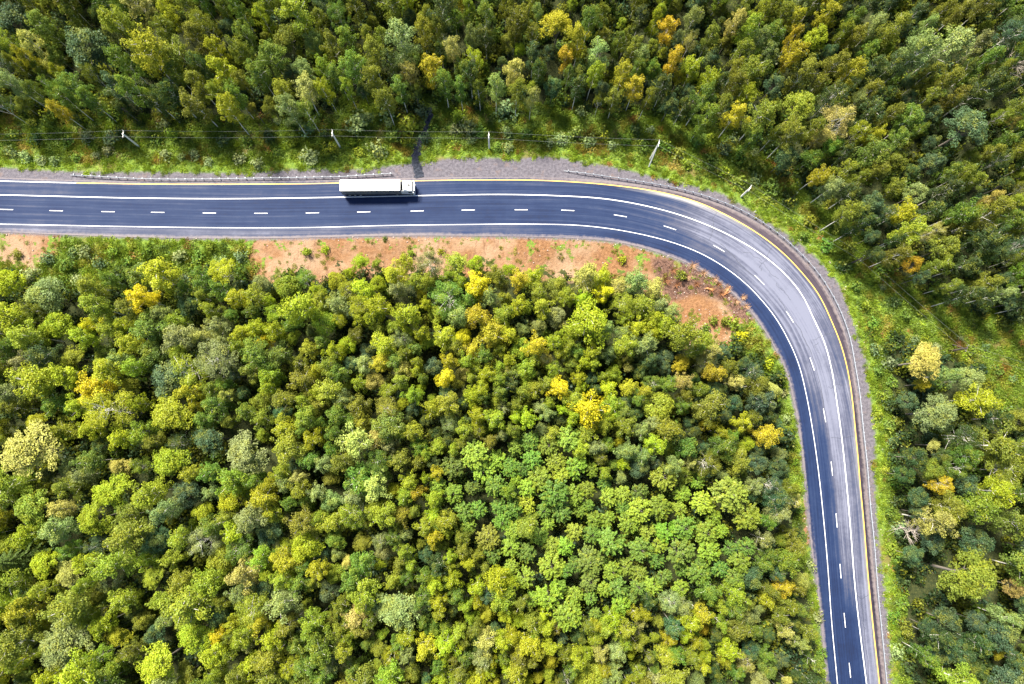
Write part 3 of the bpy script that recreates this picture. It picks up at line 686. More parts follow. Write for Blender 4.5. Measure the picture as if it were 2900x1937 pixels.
def make_tree(kind, seed):
    """returns (crown mesh, trunk mesh); nominal height 13, crown radius about 2"""
    rng = np.random.default_rng(seed); H = 13.0
    m = MB(); tc = []; tr_ = []
    if kind == 'birch':
        lean = rng.normal(0, .35, 2); base = 0.30+rng.uniform(-.06, .14)
        def axis(f): return np.array([lean[0]*f**2, lean[1]*f**2, H*f])
        m.tube([axis(f) for f in (0, .25, .5, .75, .96)], [.11, .095, .075, .05, .02], 6)
        nl = rng.integers(13, 18)
        for i in range(nl):
            f = base+(0.97-base)*(i+rng.random()*.6)/nl; g = (f-base)/(0.97-base)
            env = 2.0*(math.sin(math.pi*min(1, 0.16+g*0.80))**0.75)*rng.uniform(.65, 1.2)
            az = i*2.4+rng.uniform(-.5, .5); up = rng.uniform(.7, 1.3)
            o = axis(f); e = o+np.array([math.cos(az)*env, math.sin(az)*env, env*up]);  e[2] = min(e[2], H*1.0+rng.uniform(-.5, .2))
            mid = (o+e)/2+np.array([0, 0, env*.12])
            m.tube([o, mid, e], [.045, .03, .012], 4, cap=False)
            for q in (0.45, 0.75, 1.0):
                p = (o*(1-q)**2+2*mid*q*(1-q)+e*q*q)
                for _ in range(2 if q < 1 else 2):
                    r = rng.uniform(.42, .78)*(0.85 if q < .7 else 1.0)
                    tc.append(p+rng.normal(0, .38, 3)*np.array([1, 1, .8])-np.array([0, 0, .15])); tr_.append(r)
        for _ in range(5): tc.append(axis(.97)+rng.normal(0, .35, 3)); tr_.append(rng.uniform(.35, .6))
        cen = np.array([0, 0, H*.62]); V, Q, A = tuft_cloud(tc, tr_, 70, .18, rng, cen, flat=.95, droop=.45)
    elif kind == 'aspen':
        m.tube([(0, 0, 0), (.1, .05, H*.5), (0, 0, H*.9)], [.10, .08, .03], 6)
        cen = np.array([0, 0, H*.64])
        for i in range(80):
            d = unit(rng.normal(0, 1, 3)); d[2] = abs(d[2])*1.0-.25*rng.random()
            rr = rng.uniform(.8, 1.05)*(1+.16*math.sin(3*math.atan2(d[1], d[0])+seed))
            p = cen+d*np.array([2.2, 2.2, 3.9])*rr
            if i % 4 == 0: m.tube([(0, 0, H*.45), tuple((cen+p)/2), tuple(p)], [.06, .045, .015], 4, cap=False)
            tc.append(p); tr_.append(rng.uniform(.45, .85))
        V, Q, A = tuft_cloud(tc, tr_, 72, .19, rng, cen, flat=.8)
    elif kind == 'spiky':          # bright broad crown with pointed shoots
        m.tube([(0, 0, 0), (.1, .05, H*.5), (0, 0, H*.88)], [.10, .08, .03], 6)
        cen = np.array([0, 0, H*.62]); CV = []; CO = []; CA = []
        for i in range(95):
            d = unit(rng.normal(0, 1, 3)); d[2] = abs(d[2])*.9-.1
            p0 = cen+d*np.array([1.7, 1.7, 3.0])*rng.uniform(.6, 1)
            dirn = unit(d*np.array([1, 1, .35])+rng.normal(0, .35, 3)+np.array([0, 0, .35])); Ls = rng.uniform(.6, 1.2); k = 34
            t_ = rng.random(k); w = (1-t_*.75)*.30
            P = p0+dirn*(t_*Ls)[:, None]+rng.normal(0, 1, (k, 3))*w[:, None]*.6
            CV.append(P); CO.append(np.tile(unit(d+np.array([0, 0, .8])), (k, 1))); b_ = rng.random()
            CA.append(np.c_[np.clip(.3+.35*b_+.3*t_, 0, 1), np.full(k, rng.random()*.9), rng.random(k)])
            if i % 6 == 0: m.tube([(0, 0, H*.5), tuple(p0)], [.05, .02], 4, cap=False)
        CV = np.vstack(CV); V, Q = leaves(CV, np.vstack(CO), .25, rng, .45, .3, .8); A = np.repeat(np.c_[np.vstack(CA), np.ones(len(CV))], 4, axis=0)
    elif kind == 'sparse':         # thin crown, pale limbs showing
        lean = rng.normal(0, .5, 2)
        def axis(f): return np.array([lean[0]*f**2, lean[1]*f**2, H*f])
        m.tube([axis(f) for f in (0, .3, .6, .95)], [.085, .07, .05, .02], 6)
        for i in range(21):
            f = rng.uniform(.38, .9); az = i*2.4; env = 2.6*(1.15-f)*rng.uniform(.8, 1.3)+.5
            o = axis(f); e = o+np.array([math.cos(az)*env, math.sin(az)*env, env*1.25]); e[2] = min(e[2], H+.3)
            mid = (o+e)/2-np.array([0, 0, .15]); m.tube([o, mid, e], [.034, .024, .010], 4, cap=False)
            for _ in range(2):
                e2 = mid+(e-mid)*.7+rng.normal(0, .7, 3); m.tube([mid, e2], [.035, .015], 4, cap=False); tc.append(e2); tr_.append(rng.uniform(.4, .65))
            for _ in range(4): tc.append(e+rng.normal(0, .45, 3)); tr_.append(rng.uniform(.4, .7))
        V, Q, A = tuft_cloud(tc, tr_, 80, .14, rng, np.array([0, 0, 8.]), droop=.3)
    elif kind == 'broad':          # big many-lobed crown
        m.tube([(0, 0, 0), (.1, .05, H*.3), (.1, .1, H*.55)], [.13, .11, .08], 8); cen = np.array([0, 0, H*.6])
        for i in range(13):
            az = i*2.4; el = rng.uniform(.15, 1.4); rr = rng.uniform(.75, 1.05)
            lc = cen+np.array([math.cos(az)*math.cos(el)*1.75, math.sin(az)*math.cos(el)*1.75, math.sin(el)*3.4])*rr
            m.tube([(.1, .1, H*.45), tuple((cen+lc)/2), tuple(lc)], [.08, .05, .02], 5, cap=False)
            for _ in range(9):
                d = unit(rng.normal(0, 1, 3)); d[2] = abs(d[2])-.15; tc.append(lc+d*rng.uniform(.55, .9)); tr_.append(rng.uniform(.3, .55))
        V, Q, A = tuft_cloud(tc, tr_, 120, .135, rng, cen)
    crown = mesh_np(kind+'_crown', V, Q=Q, mats=[M_leaf], attrs={'leaf': ('FLOAT_COLOR', A)})
    trunk = m.mesh(kind+'_trunk', M_bark if kind in ('birch', 'sparse') else M_bark_dark)
    return crown, trunk

def make_bush(seed, R_=1.0, Hh=1.3, n=26, lsize=.2, stems=True, nper=22, tr0=(.28, .5)):
    rng = np.random.default_rng(seed); tc = []; tr_ = []; m = MB()
    for i in range(n):
        d = unit(rng.normal(0, 1, 3)); d[2] = abs(d[2]); rr = rng.uniform(.35, 1)
        p = np.array([d[0]*R_*.8, d[1]*R_*.8, .15+d[2]*Hh*.85])*rr; tc.append(p); tr_.append(rng.uniform(*tr0))
        if stems and i % 3 == 0: m.tube([(rng.normal(0, .06), rng.normal(0, .06), -.1), tuple(p)], [.03, .012], 4, cap=False)
    V, Q, A = tuft_cloud(tc, tr_, nper, lsize, rng, np.array([0, 0, .2]), spread=.6)
    return mesh_np('bush', V, Q=Q, mats=[M_leaf], attrs={'leaf': ('FLOAT_COLOR', A)}), (m.mesh('stems', M_bark_dark) if stems else None)

def join_meshes(name, a, b):
    """one mesh with two materials out of crown and trunk"""
    bm_v = []; loops = []; tots = []; mi = []; colr = []; off = 0
    for k, me in enumerate((a, b)):
        if me is None: continue
        n = len(me.vertices); v = np.empty(n*3, np.float32); me.vertices.foreach_get('co', v); bm_v.append(v.reshape(-1, 3))
        l = np.empty(len(me.loops), np.int32); me.loops.foreach_get('vertex_index', l); loops.append(l+off)
        t = np.empty(len(me.polygons), np.int32); me.polygons.foreach_get('loop_total', t); tots.append(t); mi.append(np.full(len(t), k, np.int32))
        c = np.ones((n, 4), np.float32)
        if 'leaf' in me.attributes: q = np.empty(n*4, np.float32); me.attributes['leaf'].data.foreach_get('color', q); c = q.reshape(-1, 4)
        colr.append(c); off += n
    V = np.vstack(bm_v); L = np.concatenate(loops); Tt = np.concatenate(tots)
    me = bpy.data.meshes.new(name); me.vertices.add(len(V)); me.vertices.foreach_set('co', V.ravel())
    me.loops.add(len(L)); me.loops.foreach_set('vertex_index', L); me.polygons.add(len(Tt))
    me.polygons.foreach_set('loop_start', np.r_[0, np.cumsum(Tt)[:-1]].astype(np.int32)); me.polygons.foreach_set('loop_total', Tt)
    me.materials.append(a.materials[0])
    if b is not None: me.materials.append(b.materials[0])
    me.polygons.foreach_set('material_index', np.concatenate(mi)); at = me.attributes.new('leaf', 'FLOAT_COLOR', 'POINT'); at.data.foreach_set('color', np.vstack(colr).ravel())
    me.update(); return me

def scatter_stuff(name, label, meshes, P, S, RZ, IDX, TINT):
    """one stuff object: geometry nodes stand a copy of one of the meshes on every point"""
    c = bpy.data.collections.new(name+'_shapes')
    for k, me in enumerate(meshes): c.objects.link(bpy.data.objects.new('%s_shape_%02d' % (name, k), me))
    n = len(P)
    me = bpy.data.meshes.new(name); me.vertices.add(n); me.vertices.foreach_set('co', np.asarray(P, np.float32).ravel())
    for k, ty, dat in (('scl', 'FLOAT_VECTOR', S), ('rot', 'FLOAT_VECTOR', np.c_[np.zeros(n), np.zeros(n), RZ])):
        a_ = me.attributes.new(k, ty, 'POINT'); a_.data.foreach_set('vector', np.asarray(dat, np.float32).ravel())
    a_ = me.attributes.new('idx', 'INT', 'POINT'); a_.data.foreach_set('value', np.asarray(IDX, np.int32))
    a_ = me.attributes.new('tint', 'FLOAT_COLOR', 'POINT'); a_.data.foreach_set('color', np.c_[TINT, np.ones(n)].astype(np.float32).ravel())
    o = link(name, me); tag(o, label, kind='stuff')
    ng = bpy.data.node_groups.new(name, 'GeometryNodeTree')
    ng.interface.new_socket('Geometry', in_out='INPUT', socket_type='NodeSocketGeometry'); ng.interface.new_socket('Geometry', in_out='OUTPUT', socket_type='NodeSocketGeometry')
    N = ng.nodes; Lk = ng.links
    gi = N.new('NodeGroupInput'); go = N.new('NodeGroupOutput'); ip = N.new('GeometryNodeInstanceOnPoints'); ci = N.new('GeometryNodeCollectionInfo')
    ci.inputs['Collection'].default_value = c; ci.inputs['Separate Children'].default_value = True; ci.inputs['Reset Children'].default_value = True
    mp = N.new('GeometryNodeMeshToPoints'); Lk.new(gi.outputs[0], mp.inputs['Mesh']); Lk.new(mp.outputs[0], ip.inputs['Points'])
    Lk.new(ci.outputs[0], ip.inputs['Instance']); ip.inputs['Pick Instance'].default_value = True
    def na(nm, ty):
        x = N.new('GeometryNodeInputNamedAttribute'); x.data_type = ty; x.inputs['Name'].default_value = nm
        return x.outputs['Attribute']
    Lk.new(na('idx', 'INT'), ip.inputs['Instance Index']); Lk.new(na('scl', 'FLOAT_VECTOR'), ip.inputs['Scale'])
    e2 = N.new('FunctionNodeEulerToRotation'); Lk.new(na('rot', 'FLOAT_VECTOR'), e2.inputs[0]); Lk.new(e2.outputs[0], ip.inputs['Rotation'])
    Lk.new(ip.outputs[0], go.inputs[0])
    md = o.modifiers.new('scatter', 'NODES'); md.node_group = ng
    return o

KINDS = {'birch': [make_tree('birch', s) for s in range(14)], 'aspen': [make_tree('aspen', 20+s) for s in range(4)],
         'spiky': [make_tree('spiky', 40+s) for s in range(4)], 'sparse': [make_tree('sparse', 60+s) for s in range(4)], 'broad': [make_tree('broad', 80+s) for s in range(3)]}
BUSHES = [make_bush(100+s) for s in range(5)]

# ------------------------------------------------------------------ plants: placing
PAL = {'lime': (.200, .258, .024), 'green': (.098, .168, .026), 'olive': (.142, .166, .022), 'sage': (.185, .235, .078), 'teal': (.052, .100, .048), 'dark': (.042, .076, .024),
       'yellow': (.47, .43, .016), 'gold': (.33, .305, .022), 'tan': (.34, .325, .085), 'bright': (.148, .214, .024), 'orange': (.42, .33, .022), 'ygreen': (.255, .300, .018)}
PNAME = {'lime': 'lime-green', 'green': 'green', 'olive': 'olive-green', 'sage': 'pale grey-green', 'teal': 'bluish-green', 'dark': 'dark green', 'yellow': 'bright yellow', 'gold': 'golden',
         'tan': 'pale tan', 'bright': 'vivid green', 'orange': 'orange', 'ygreen': 'yellow-green'}
def inpoly(x, y, poly):
    c = False; n = len(poly)
    for i in range(n):
        a = poly[i]; b = poly[(i+1) % n]
        if (a[1] > y) != (b[1] > y) and x < a[0]+(y-a[1])/(b[1]-a[1])*(b[0]-a[0]): c = not c
    return c
MAPLE = [(1000,1110),(1030,1050),(1140,1010),(1230,990),(1310,1000),(1340,1060),(1440,1120),(1500,1080),(1600,1080),(1700,1130),(1735,1230),(1700,1340),(1600,1390),(1480,1350),(1400,1420),(1290,1440),(1200,1360),(1110,1260),(1040,1200)]
def region_info(x, y, rg):
    """kind of crown, its width in pixels of the 2348-wide photograph and its colour at a place"""
    u = rg.random(); v = rg.random()
    def pick(ws):
        names = list(ws); w = np.array([ws[k] for k in names], float); return names[int(np.searchsorted(np.cumsum(w/w.sum()), u))]
    if inpoly(x, y, FA) and y > 540:
        if inpoly(x, y, MAPLE):
            return ('spiky' if v < .93 else 'birch'), rg.uniform(44, 66), pick({'bright': 6, 'green': 2.5, 'lime': .4})
        if x < 480:
            D = rg.uniform(38, 80); c = pick({'lime': 3.6, 'green': 1.8, 'olive': 1.4, 'sage': 1.8, 'ygreen': 2.6, 'gold': 0.35, 'tan': 0.48, 'teal': .8, 'dark': .6, 'yellow': .25})
        elif y < 800:
            D = rg.uniform(32, 56); c = pick({'lime': 4.0, 'green': 1.0, 'olive': 1.2, 'sage': 1.6, 'ygreen': 3.4, 'gold': 0.3, 'tan': 0.24, 'yellow': .15})
        elif x > 1430 and y < 1120:
            D = rg.uniform(28, 46); c = pick({'olive': 2.4, 'sage': 1.7, 'green': 1.8, 'teal': 2.4, 'tan': 0.6, 'gold': 0.45, 'dark': 1.2, 'ygreen': .6})
        elif x > 1700:
            D = rg.uniform(28, 48); c = pick({'olive': 3, 'green': 2, 'sage': 1.0, 'teal': 1.2, 'gold': 0.35, 'tan': 0.36, 'dark': 1.6})
        elif x < 900:
            D = rg.uniform(32, 60); c = pick({'lime': 3.2, 'green': 2.4, 'olive': 2.0, 'sage': 1.3, 'ygreen': 1.5, 'gold': 0.25, 'tan': 0.36, 'teal': .6, 'bright': .5})
        else:
            D = rg.uniform(26, 44); c = pick({'lime': 3.0, 'green': 1.3, 'olive': 2.0, 'sage': 1.2, 'ygreen': 2.8, 'gold': 0.45, 'tan': 0.36, 'teal': .7, 'dark': .6})
        k = 'birch' if v < .74 else ('aspen' if v < .86 else ('sparse' if v < .92 else 'broad'))
        if c in ('teal', 'dark') and v < .6: k = 'aspen'
        if D > 72 and v > .4: k = 'broad'
        return k, D, c
    if x < 1150 and y < 320:
        D = rg.uniform(38, 66); c = pick({'olive': 3.2, 'green': 2.0, 'lime': 1.0, 'sage': 1.0, 'gold': 0.4, 'tan': 0.3, 'teal': 1.2, 'dark': 1.4, 'ygreen': .5})
    elif x < 1900 and y < 420:
        D = rg.uniform(36, 58); c = pick({'olive': 3.0, 'green': 1.0, 'lime': 1.4, 'sage': .6, 'gold': 0.75, 'tan': 0.48, 'teal': .8, 'dark': 1.2, 'ygreen': .8, 'orange': 0.045})
    elif y < 760 or x < 0:
        D = rg.uniform(36, 66); c = pick({'olive': 3.4, 'green': 2.0, 'lime': .6, 'sage': .6, 'gold': 0.25, 'tan': 0.18, 'teal': 1.8, 'dark': 2.6, 'ygreen': .3})
    else:
        D = rg.uniform(40, 78); c = pick({'olive': 3.0, 'green': 2.2, 'sage': 1.0, 'gold': 0.35, 'tan': 0.36, 'teal': 2.4, 'dark': 2.0, 'ygreen': .4, 'lime': .4})
    k = 'birch' if v < .76 else ('aspen' if v < .90 else ('sparse' if v < .95 else 'broad'))
    if c in ('teal',) and v < .7: k = 'aspen'
    return k, D, c

# crowns that stand out in the photograph: x, y (2348-wide), width, kind, colour, words
HERO = [(1100,655,52,'birch','yellow','round bright yellow birch on the upper side of the inner forest below the bare soil'),
 (1022,865,40,'birch','yellow','small lemon-yellow birch alone among green crowns near the middle of the photo'),
 (870,832,38,'birch','gold','golden birch left of the lemon-yellow one in the inner forest'),
 (606,782,30,'birch','yellow','slim yellow birch between greener crowns left of the middle'),
 (1350,940,66,'birch','yellow','largest orange-yellow birch of the inner forest, right of its middle'),
 (1280,886,44,'birch','yellow','yellow birch up and left of the largest orange-yellow one'),
 (1640,855,42,'birch','gold','orange-gold birch near the inner edge of the bend'),
 (1688,875,34,'birch','tan','peach-coloured birch by the inner edge of the bend, close to the road'),
 (1385,668,40,'birch','yellow','yellow birch at the forest corner beside the brown soil'),
 (1500,665,44,'birch','tan','pale peach birch at the very corner of the inner forest'),
 (325,682,52,'birch','yellow','deep yellow birch on the left below the weedy bank'),
 (205,745,34,'birch','yellow','small vivid yellow birch low between two large green crowns at the left'),
 (2070,485,54,'birch','gold','golden birch on the slope right of the bend'),
 (2062,885,56,'birch','yellow','mustard-yellow tree at the right beside the outer verge'),
 (60,132,34,'birch','gold','small yellow tree in the upper left forest'),
 (560,1318,56,'birch','tan','peach-orange birch in the lower left forest'),
 (500,1455,34,'birch','yellow','small yellow birch near the bottom left'),
 (210,1190,84,'birch','ygreen','large mustard and lime birch in the lower left forest'),
 (385,1060,90,'birch','ygreen','large bright lime-yellow birch in the left forest'),
 (385,868,86,'aspen','teal','round blue-green tree crown on the left, smooth and isolated'),
 (2105,440,58,'aspen','sage','pale mint-green round crown right of the bend'),
 (2222,290,128,'broad','teal','very large blue-green crown at the upper right'),
 (60,1035,130,'broad','tan','very large grey-tan crown at the left edge'),
 (2150,948,104,'broad','sage','large pale grey-green tree standing in the right-hand wood below the clearing'),
 (912,1398,110,'broad','sage','very large pale green crown near the bottom middle'),
 (560,1040,108,'broad','sage','large pale green crown left of the middle of the inner forest'),
 (195,105,110,'aspen','teal','big blue-green crown in the upper left forest'),
 (20,40,90,'aspen','teal','dark bluish crown in the top left corner'),
 (1510,930,74,'aspen','lime','round lime-green crown in the right half of the inner forest'),
 (2095,1350,118,'broad','olive','large round green crown beside the road at the lower right'),
 (2225,1325,132,'broad','olive','very large golden-olive crown at the lower right'),
 (1278,52,96,'broad','gold','large golden crown at the top, right of the middle'),
 (2120,828,96,'birch','tan','pale golden leaning birch at the right below the rough grass'),
 (2040,775,62,'birch','tan','pale yellow birch standing apart at the top of the right-hand wood'),
 (1165,93,44,'aspen','bright','vivid green crown in the top forest'),
 (990,150,58,'birch','gold','golden birch standing above the ditch in the top forest'),
 (700,210,56,'birch','tan','peach birch with a bare white trunk at the front of the top forest'),
 (650,205,48,'birch','lime','round green lollipop-shaped birch at the front of the top forest'),
 (1545,140,46,'birch','orange','orange birch high in the upper right forest'),
 (1430,165,44,'birch','gold','slim golden birch in the top forest right of the middle'),
 (255,945,84,'sparse','ygreen','large pale yellow leaning birch with bare limbs at the left'),
 (390,950,104,'birch','ygreen','wide yellow-green crown at the left, below the round blue-green one'),
 (435,850,78,'sparse','lime','tall thin-crowned birch with white forks at the left'),
 (500,820,80,'sparse','sage','pale thin-crowned birch with white forks in the left forest'),
 (70,1165,90,'broad','bright','vivid green crown at the left edge, low down'),
 (140,1480,120,'broad','sage','very large pale green crown near the bottom left corner'),
 (2160,1110,40,'sparse','orange','small orange tree with pale twigs in the right-hand wood'),
 (1835,245,104,'birch','lime','large yellow-green crown at the forest front above the bend'),
 (1920,275,74,'sparse','tan','pale forked birch at the forest front above the bend')]
# crown centre height by region
def tree_dims(kind, D, rg):
    """height and crown radius in metres from crown width in photo pixels"""
    r = D*VS/12.6/2
    h = {'birch': 8.0+2.8*r, 'aspen': 5.5+2.2*r, 'spiky': 6.0+2.0*r, 'sparse': 7.5+2.1*r, 'broad': 6.0+1.9*r}[kind]*rg.uniform(.9, 1.12)
    return h, r
BASE_R = {'birch': 2.2, 'aspen': 2.65, 'spiky': 2.6, 'sparse': 2.6, 'broad': 2.6}
rg = np.random.default_rng(3)
acc = []       # px, py, D, kind, colour, words
for hx in HERO: acc.append((hx[0], hx[1], hx[2], 'broad' if hx[3] == 'birch' and hx[2] > 80 else hx[3], hx[4], hx[5]))
AX = np.zeros(8000); AY = np.zeros(8000); AD = np.zeros(8000); na_ = 0
for q in acc: AX[na_], AY[na_], AD[na_] = q[0], q[1], q[2]; na_ += 1
M_ = 250
cand = []
for i in range(62000):
    cand.append((rg.uniform(-M_, 2348+M_), rg.uniform(-M_, 1568+M_)))
for (x, y) in cand:
    if na_ > 7900: break
    a_ = inpoly(x, y, FA); b_ = inpoly(x, y, FB); c_ = inpoly(x, y, FC)
    if not (a_ or b_ or c_): continue
    kind, D, cc = region_info(x, y, rg)
    # the whole crown stays inside the forest's outline
    if b_ and not a_ and not (inpoly(x, y+.75*D, FB) and inpoly(x-.4*D, y+.25*D, FB)): continue
    if a_ and not (inpoly(x, y-.25*D, FA) and inpoly(x+.42*D, y-.1*D, FA)): continue
    if c_ and not (inpoly(x-.42*D, y, FC) and inpoly(x+.2*D, y-.35*D, FC)): continue
    # crowns lean away from the point under the camera: shift what the outline allows
    D *= math.exp(rg.normal(0, .15))
    ex, ey = x-1198, y-980; er = math.hypot(ex, ey)+1e-6; ex /= er; ey /= er
    dx_, dy_ = AX[:na_]-x, AY[:na_]-y; q_ = 1/(1+er/1000*(.30 if b_ and not a_ else .5))
    d = np.hypot((dx_*ex+dy_*ey)*q_, dx_*-ey+dy_*ex)
    if (d < (AD[:na_]+D)*0.5*(.62 if kind == 'spiky' else .72)).any(): continue
    AX[na_], AY[na_], AD[na_] = x, y, D; na_ += 1
    acc.append((x, y, D, kind, cc, None))
trees = []
for (x, y, D, kind, cc, words) in acc:
    h, r = tree_dims(kind, D, rg)
    if y < 760 and inpoly(x, y, FB): h *= 1.14; r *= .88
    zc = h*.70
    wx, wy = unproj(x*VS, y*VS, zc); wx, wy = float(wx), float(wy)
    if sample_grid(SDG, np.array([wx]), np.array([wy]))[0] > -1.5: continue
    z0 = float(gz(wx, wy)[0])-.05
    tint = np.array(PAL[cc])*rg.uniform(.85, 1.22)*(1.14 if inpoly(x, y, FA) and x < 1550 else 1.03)
    tint = tint*(1+rg.normal(0, .07, 3))
    trees.append(dict(x=wx, y=wy, z=z0, h=h, r=r, kind=kind, cc=cc, tint=np.clip(tint, .01, .6), px=x, py=y, D=D, words=words, rz=rg.uniform(0, 6.28), v=int(rg.integers(0, 100))))
print('trees', len(trees))

def place_line(px, py):
    if inpoly(px, py, FC): return 'in the right wood'
    if py < 760 and inpoly(px, py, FB): return 'in the top forest' if px < 1700 else 'on the outer slope'
    return 'inside the bend'
used = set()
def auto_label(t, noun):
    size = 'small' if t['D'] < 40 else ('large' if t['D'] > 62 else 'medium')
    a, d = t['px']/23.48, t['py']/15.68
    s = '%s %s %s %s, %.0f%% across, %.0f%% down the photo' % (size, PNAME[t['cc']], noun, place_line(t['px'], t['py']), a, d)
    if s in used:
        s = '%s %s %s %s, %.1f%% across, %.1f%% down the photo' % (size, PNAME[t['cc']], noun, place_line(t['px'], t['py']), a, d)
    used.add(s); return s
NAME = {'birch': 'birch_tree', 'aspen': 'aspen_tree', 'spiky': 'maple_tree', 'sparse': 'thin_crowned_birch_tree', 'broad': 'broad_crowned_tree'}
NOUN = {'birch': 'birch', 'aspen': 'rounded tree', 'spiky': 'maple', 'sparse': 'thin-crowned birch', 'broad': 'broad-crowned tree'}
def add_tree(t):
    crown, trunk = KINDS[t['kind']][t['v'] % len(KINDS[t['kind']])]
    root = empty(NAME[t['kind']], (t['x'], t['y'], t['z']), t['rz'])
    s = t['r']/BASE_R[t['kind']]; root.scale = (s, s, t['h']/13.0)
    tag(root, t['words'] or auto_label(t, NOUN[t['kind']]), 'tree', NOUN[t['kind']]+'s of the forest')
    c = link('crown', crown, root); c['tint'] = [float(q) for q in t['tint']]
    link('trunk', trunk, root)
    return root
def inframe(t): return 0 < t['px'] < 2348 and 0 < t['py'] < 1568
one = []; mass = []
for kd in KINDS:
    ts = sorted([t for t in trees if t['kind'] == kd and inframe(t)], key=lambda t: (t['words'] is None, -t['D']))
    one += ts[:295]; mass += ts[295:]
mass += [t for t in trees if not inframe(t)]
print('single trees', len(one), 'mass', len(mass))
for t in one: add_tree(t)
# the rest of the forest as one mass
FM = []; idx0 = {}
for kd, L_ in KINDS.items():
    idx0[kd] = len(FM)
    for k, (cm, tm) in enumerate(L_): FM.append(join_meshes('forest_tree', cm, tm))
def arr(ts):
    P = np.array([(t['x'], t['y'], t['z']) for t in ts]); S = np.array([(t['r']/BASE_R[t['kind']],)*2+(t['h']/13.0,) for t in ts])
    return P, S, np.array([t['rz'] for t in ts]), np.array([idx0[t['kind']]+t['v'] % len(KINDS[t['kind']]) for t in ts]), np.array([t['tint'] for t in ts])
scatter_stuff('forest', 'mass of smaller birches filling the forest between the larger crowns', FM, *arr(mass))

# undergrowth under the crowns
BM = [join_meshes('undergrowth_bush', a_, b_) for a_, b_ in BUSHES]
n = 9500
x = rg.uniform(-165, 165, n); y = rg.uniform(-85, 130, n)
ok = (sample_grid(SDF, x, y) > 0.5) & (sample_grid(SDG, x, y) < -4) & (sample_grid(SDS, x, y) < 0.5)
pp, qq, _ = proj(x, y, np.zeros(n)); ok &= (pp > -330) & (pp < 3230) & (qq > -330) & (qq < 2270)
x, y = x[ok], y[ok]; n = len(x); sc = rg.uniform(1.2, 2.8, n)
pal = np.array([PAL['dark'], PAL['teal'], PAL['green'], PAL['dark'], PAL['olive']])
scatter_stuff('undergrowth', 'dark bushes and saplings under the forest crowns', BM, np.c_[x, y, gz(x, y)-.1], np.c_[sc, sc, sc*rg.uniform(1.0, 1.8, n)], rg.uniform(0, 6.28, n),
              rg.integers(0, len(BM), n), pal[rg.integers(0, 5, n)]*rg.uniform(.6, 1.0, (n, 1)))

# meadow weeds and grass on the verges
def make_weed(seed, kind):
    rng = np.random.default_rng(seed)
    if kind == 0:
        k = 60; p = rng.normal(0, .32, (k, 3)); p[:, 2] = np.abs(rng.normal(.18, .14, k)); o = unit(p+np.array([0, 0, .4]))
        V, Q = leaves(p, o, .19, rng, .5)
    else:
        k = 70; p = rng.normal(0, .30, (k, 3)); p[:, 2] = rng.uniform(.05, .25, k); nrm = unit(rng.normal(0, 1, (k, 3))*np.array([1, 1, .3])); up = unit(np.array([0, 0, 1])+rng.normal(0, .9, (k, 3)))
        a_ = unit(np.cross(nrm, up)); V = np.stack([p-a_*.035, p+a_*.035, p+a_*.02+up*.42, p-a_*.02+up*.42], 1).reshape(-1, 3); Q = np.arange(4*k).reshape(k, 4)
    A = np.repeat(np.c_[rng.uniform(.25, .85, k), np.full(k, rng.random()*.8), rng.random(k), np.ones(k)], 4, axis=0)
    return mesh_np('weed', V, Q=Q, mats=[M_leaf], attrs={'leaf': ('FLOAT_COLOR', A)})
WM = [make_weed(200+k, k % 2) for k in range(6)]
n = 90000
x = rg.uniform(-155, 155, n); y = rg.uniform(-80, 90, n)
sg = sample_grid(SDG, x, y); sf = sample_grid(SDF, x, y); ss = sample_grid(SDS, x, y)
pp, qq, _ = proj(x, y, np.zeros(n))
f1 = fnoise(x, y, 9, 31); f2 = fnoise(x, y, 22, 32); f3 = fnoise(x, y, 3.5, 33)
ok = (sg < 0.35+f3*1.3+f1*.6) & (sf < 2.0) & (pp > -150) & (pp < 3050) & (qq > -60) & (qq < 2080)
dd = np.min(np.hypot(x[:, None]-c_st[None, ::4, 0], y[:, None]-c_st[None, ::4, 1]), axis=1); ok &= dd > 1.25
ok &= ~((ss > .3+f3*1.8+rg.normal(0, 1.0, n)) & (f3+f1*.6 < .34))
ok &= sdist(np.c_[x, y], np.vstack([c_eout, c_ein[::-1]])[::4]) < -.35
x, y, sg, sf, f1, f2, f3, pp, qq = [q[ok] for q in (x, y, sg, sf, f1, f2, f3, pp, qq)]; n = len(x)
base = np.array([(.18, .27, .024), (.24, .33, .026), (.15, .22, .026), (.22, .22, .03), (.25, .19, .035), (.095, .15, .026), (.30, .15, .045)])
sel = np.where(sg > -2.2, np.where(f3 > 0, 1, 0), np.where(f1 > .32, 3, np.where(f1 < -.35, 5, np.where(f2 > .35, 4, 2))))
sel = np.where((f3 > .42) & (f1 > .1), 6, sel); sel = np.where(rg.random(n) < .25, rg.integers(0, 4, n), sel)
tint = base[sel]*rg.uniform(.75, 1.25, (n, 1))
tint = np.where((ss[ok] > -1)[:, None], np.where(rg.random((n, 1)) < .5, np.array([[.27, .27, .035]]), np.array([[.18, .22, .03]]))*rg.uniform(.7, 1.2, (n, 1)), tint)
sc = rg.uniform(.7, 1.5, n)*np.where(sg > -2.2, .8, 1.15)*np.where(ss[ok] > -1, .5, 1.0)
print('weeds', n)
scatter_stuff('meadow_weeds', 'grass and leafy weeds covering the verges and clearings', WM, np.c_[x, y, gz(x, y)-.04], np.c_[sc, sc, sc*rg.uniform(.7, 1.3, n)], rg.uniform(0, 6.28, n), rg.integers(0, 6, n), tint)

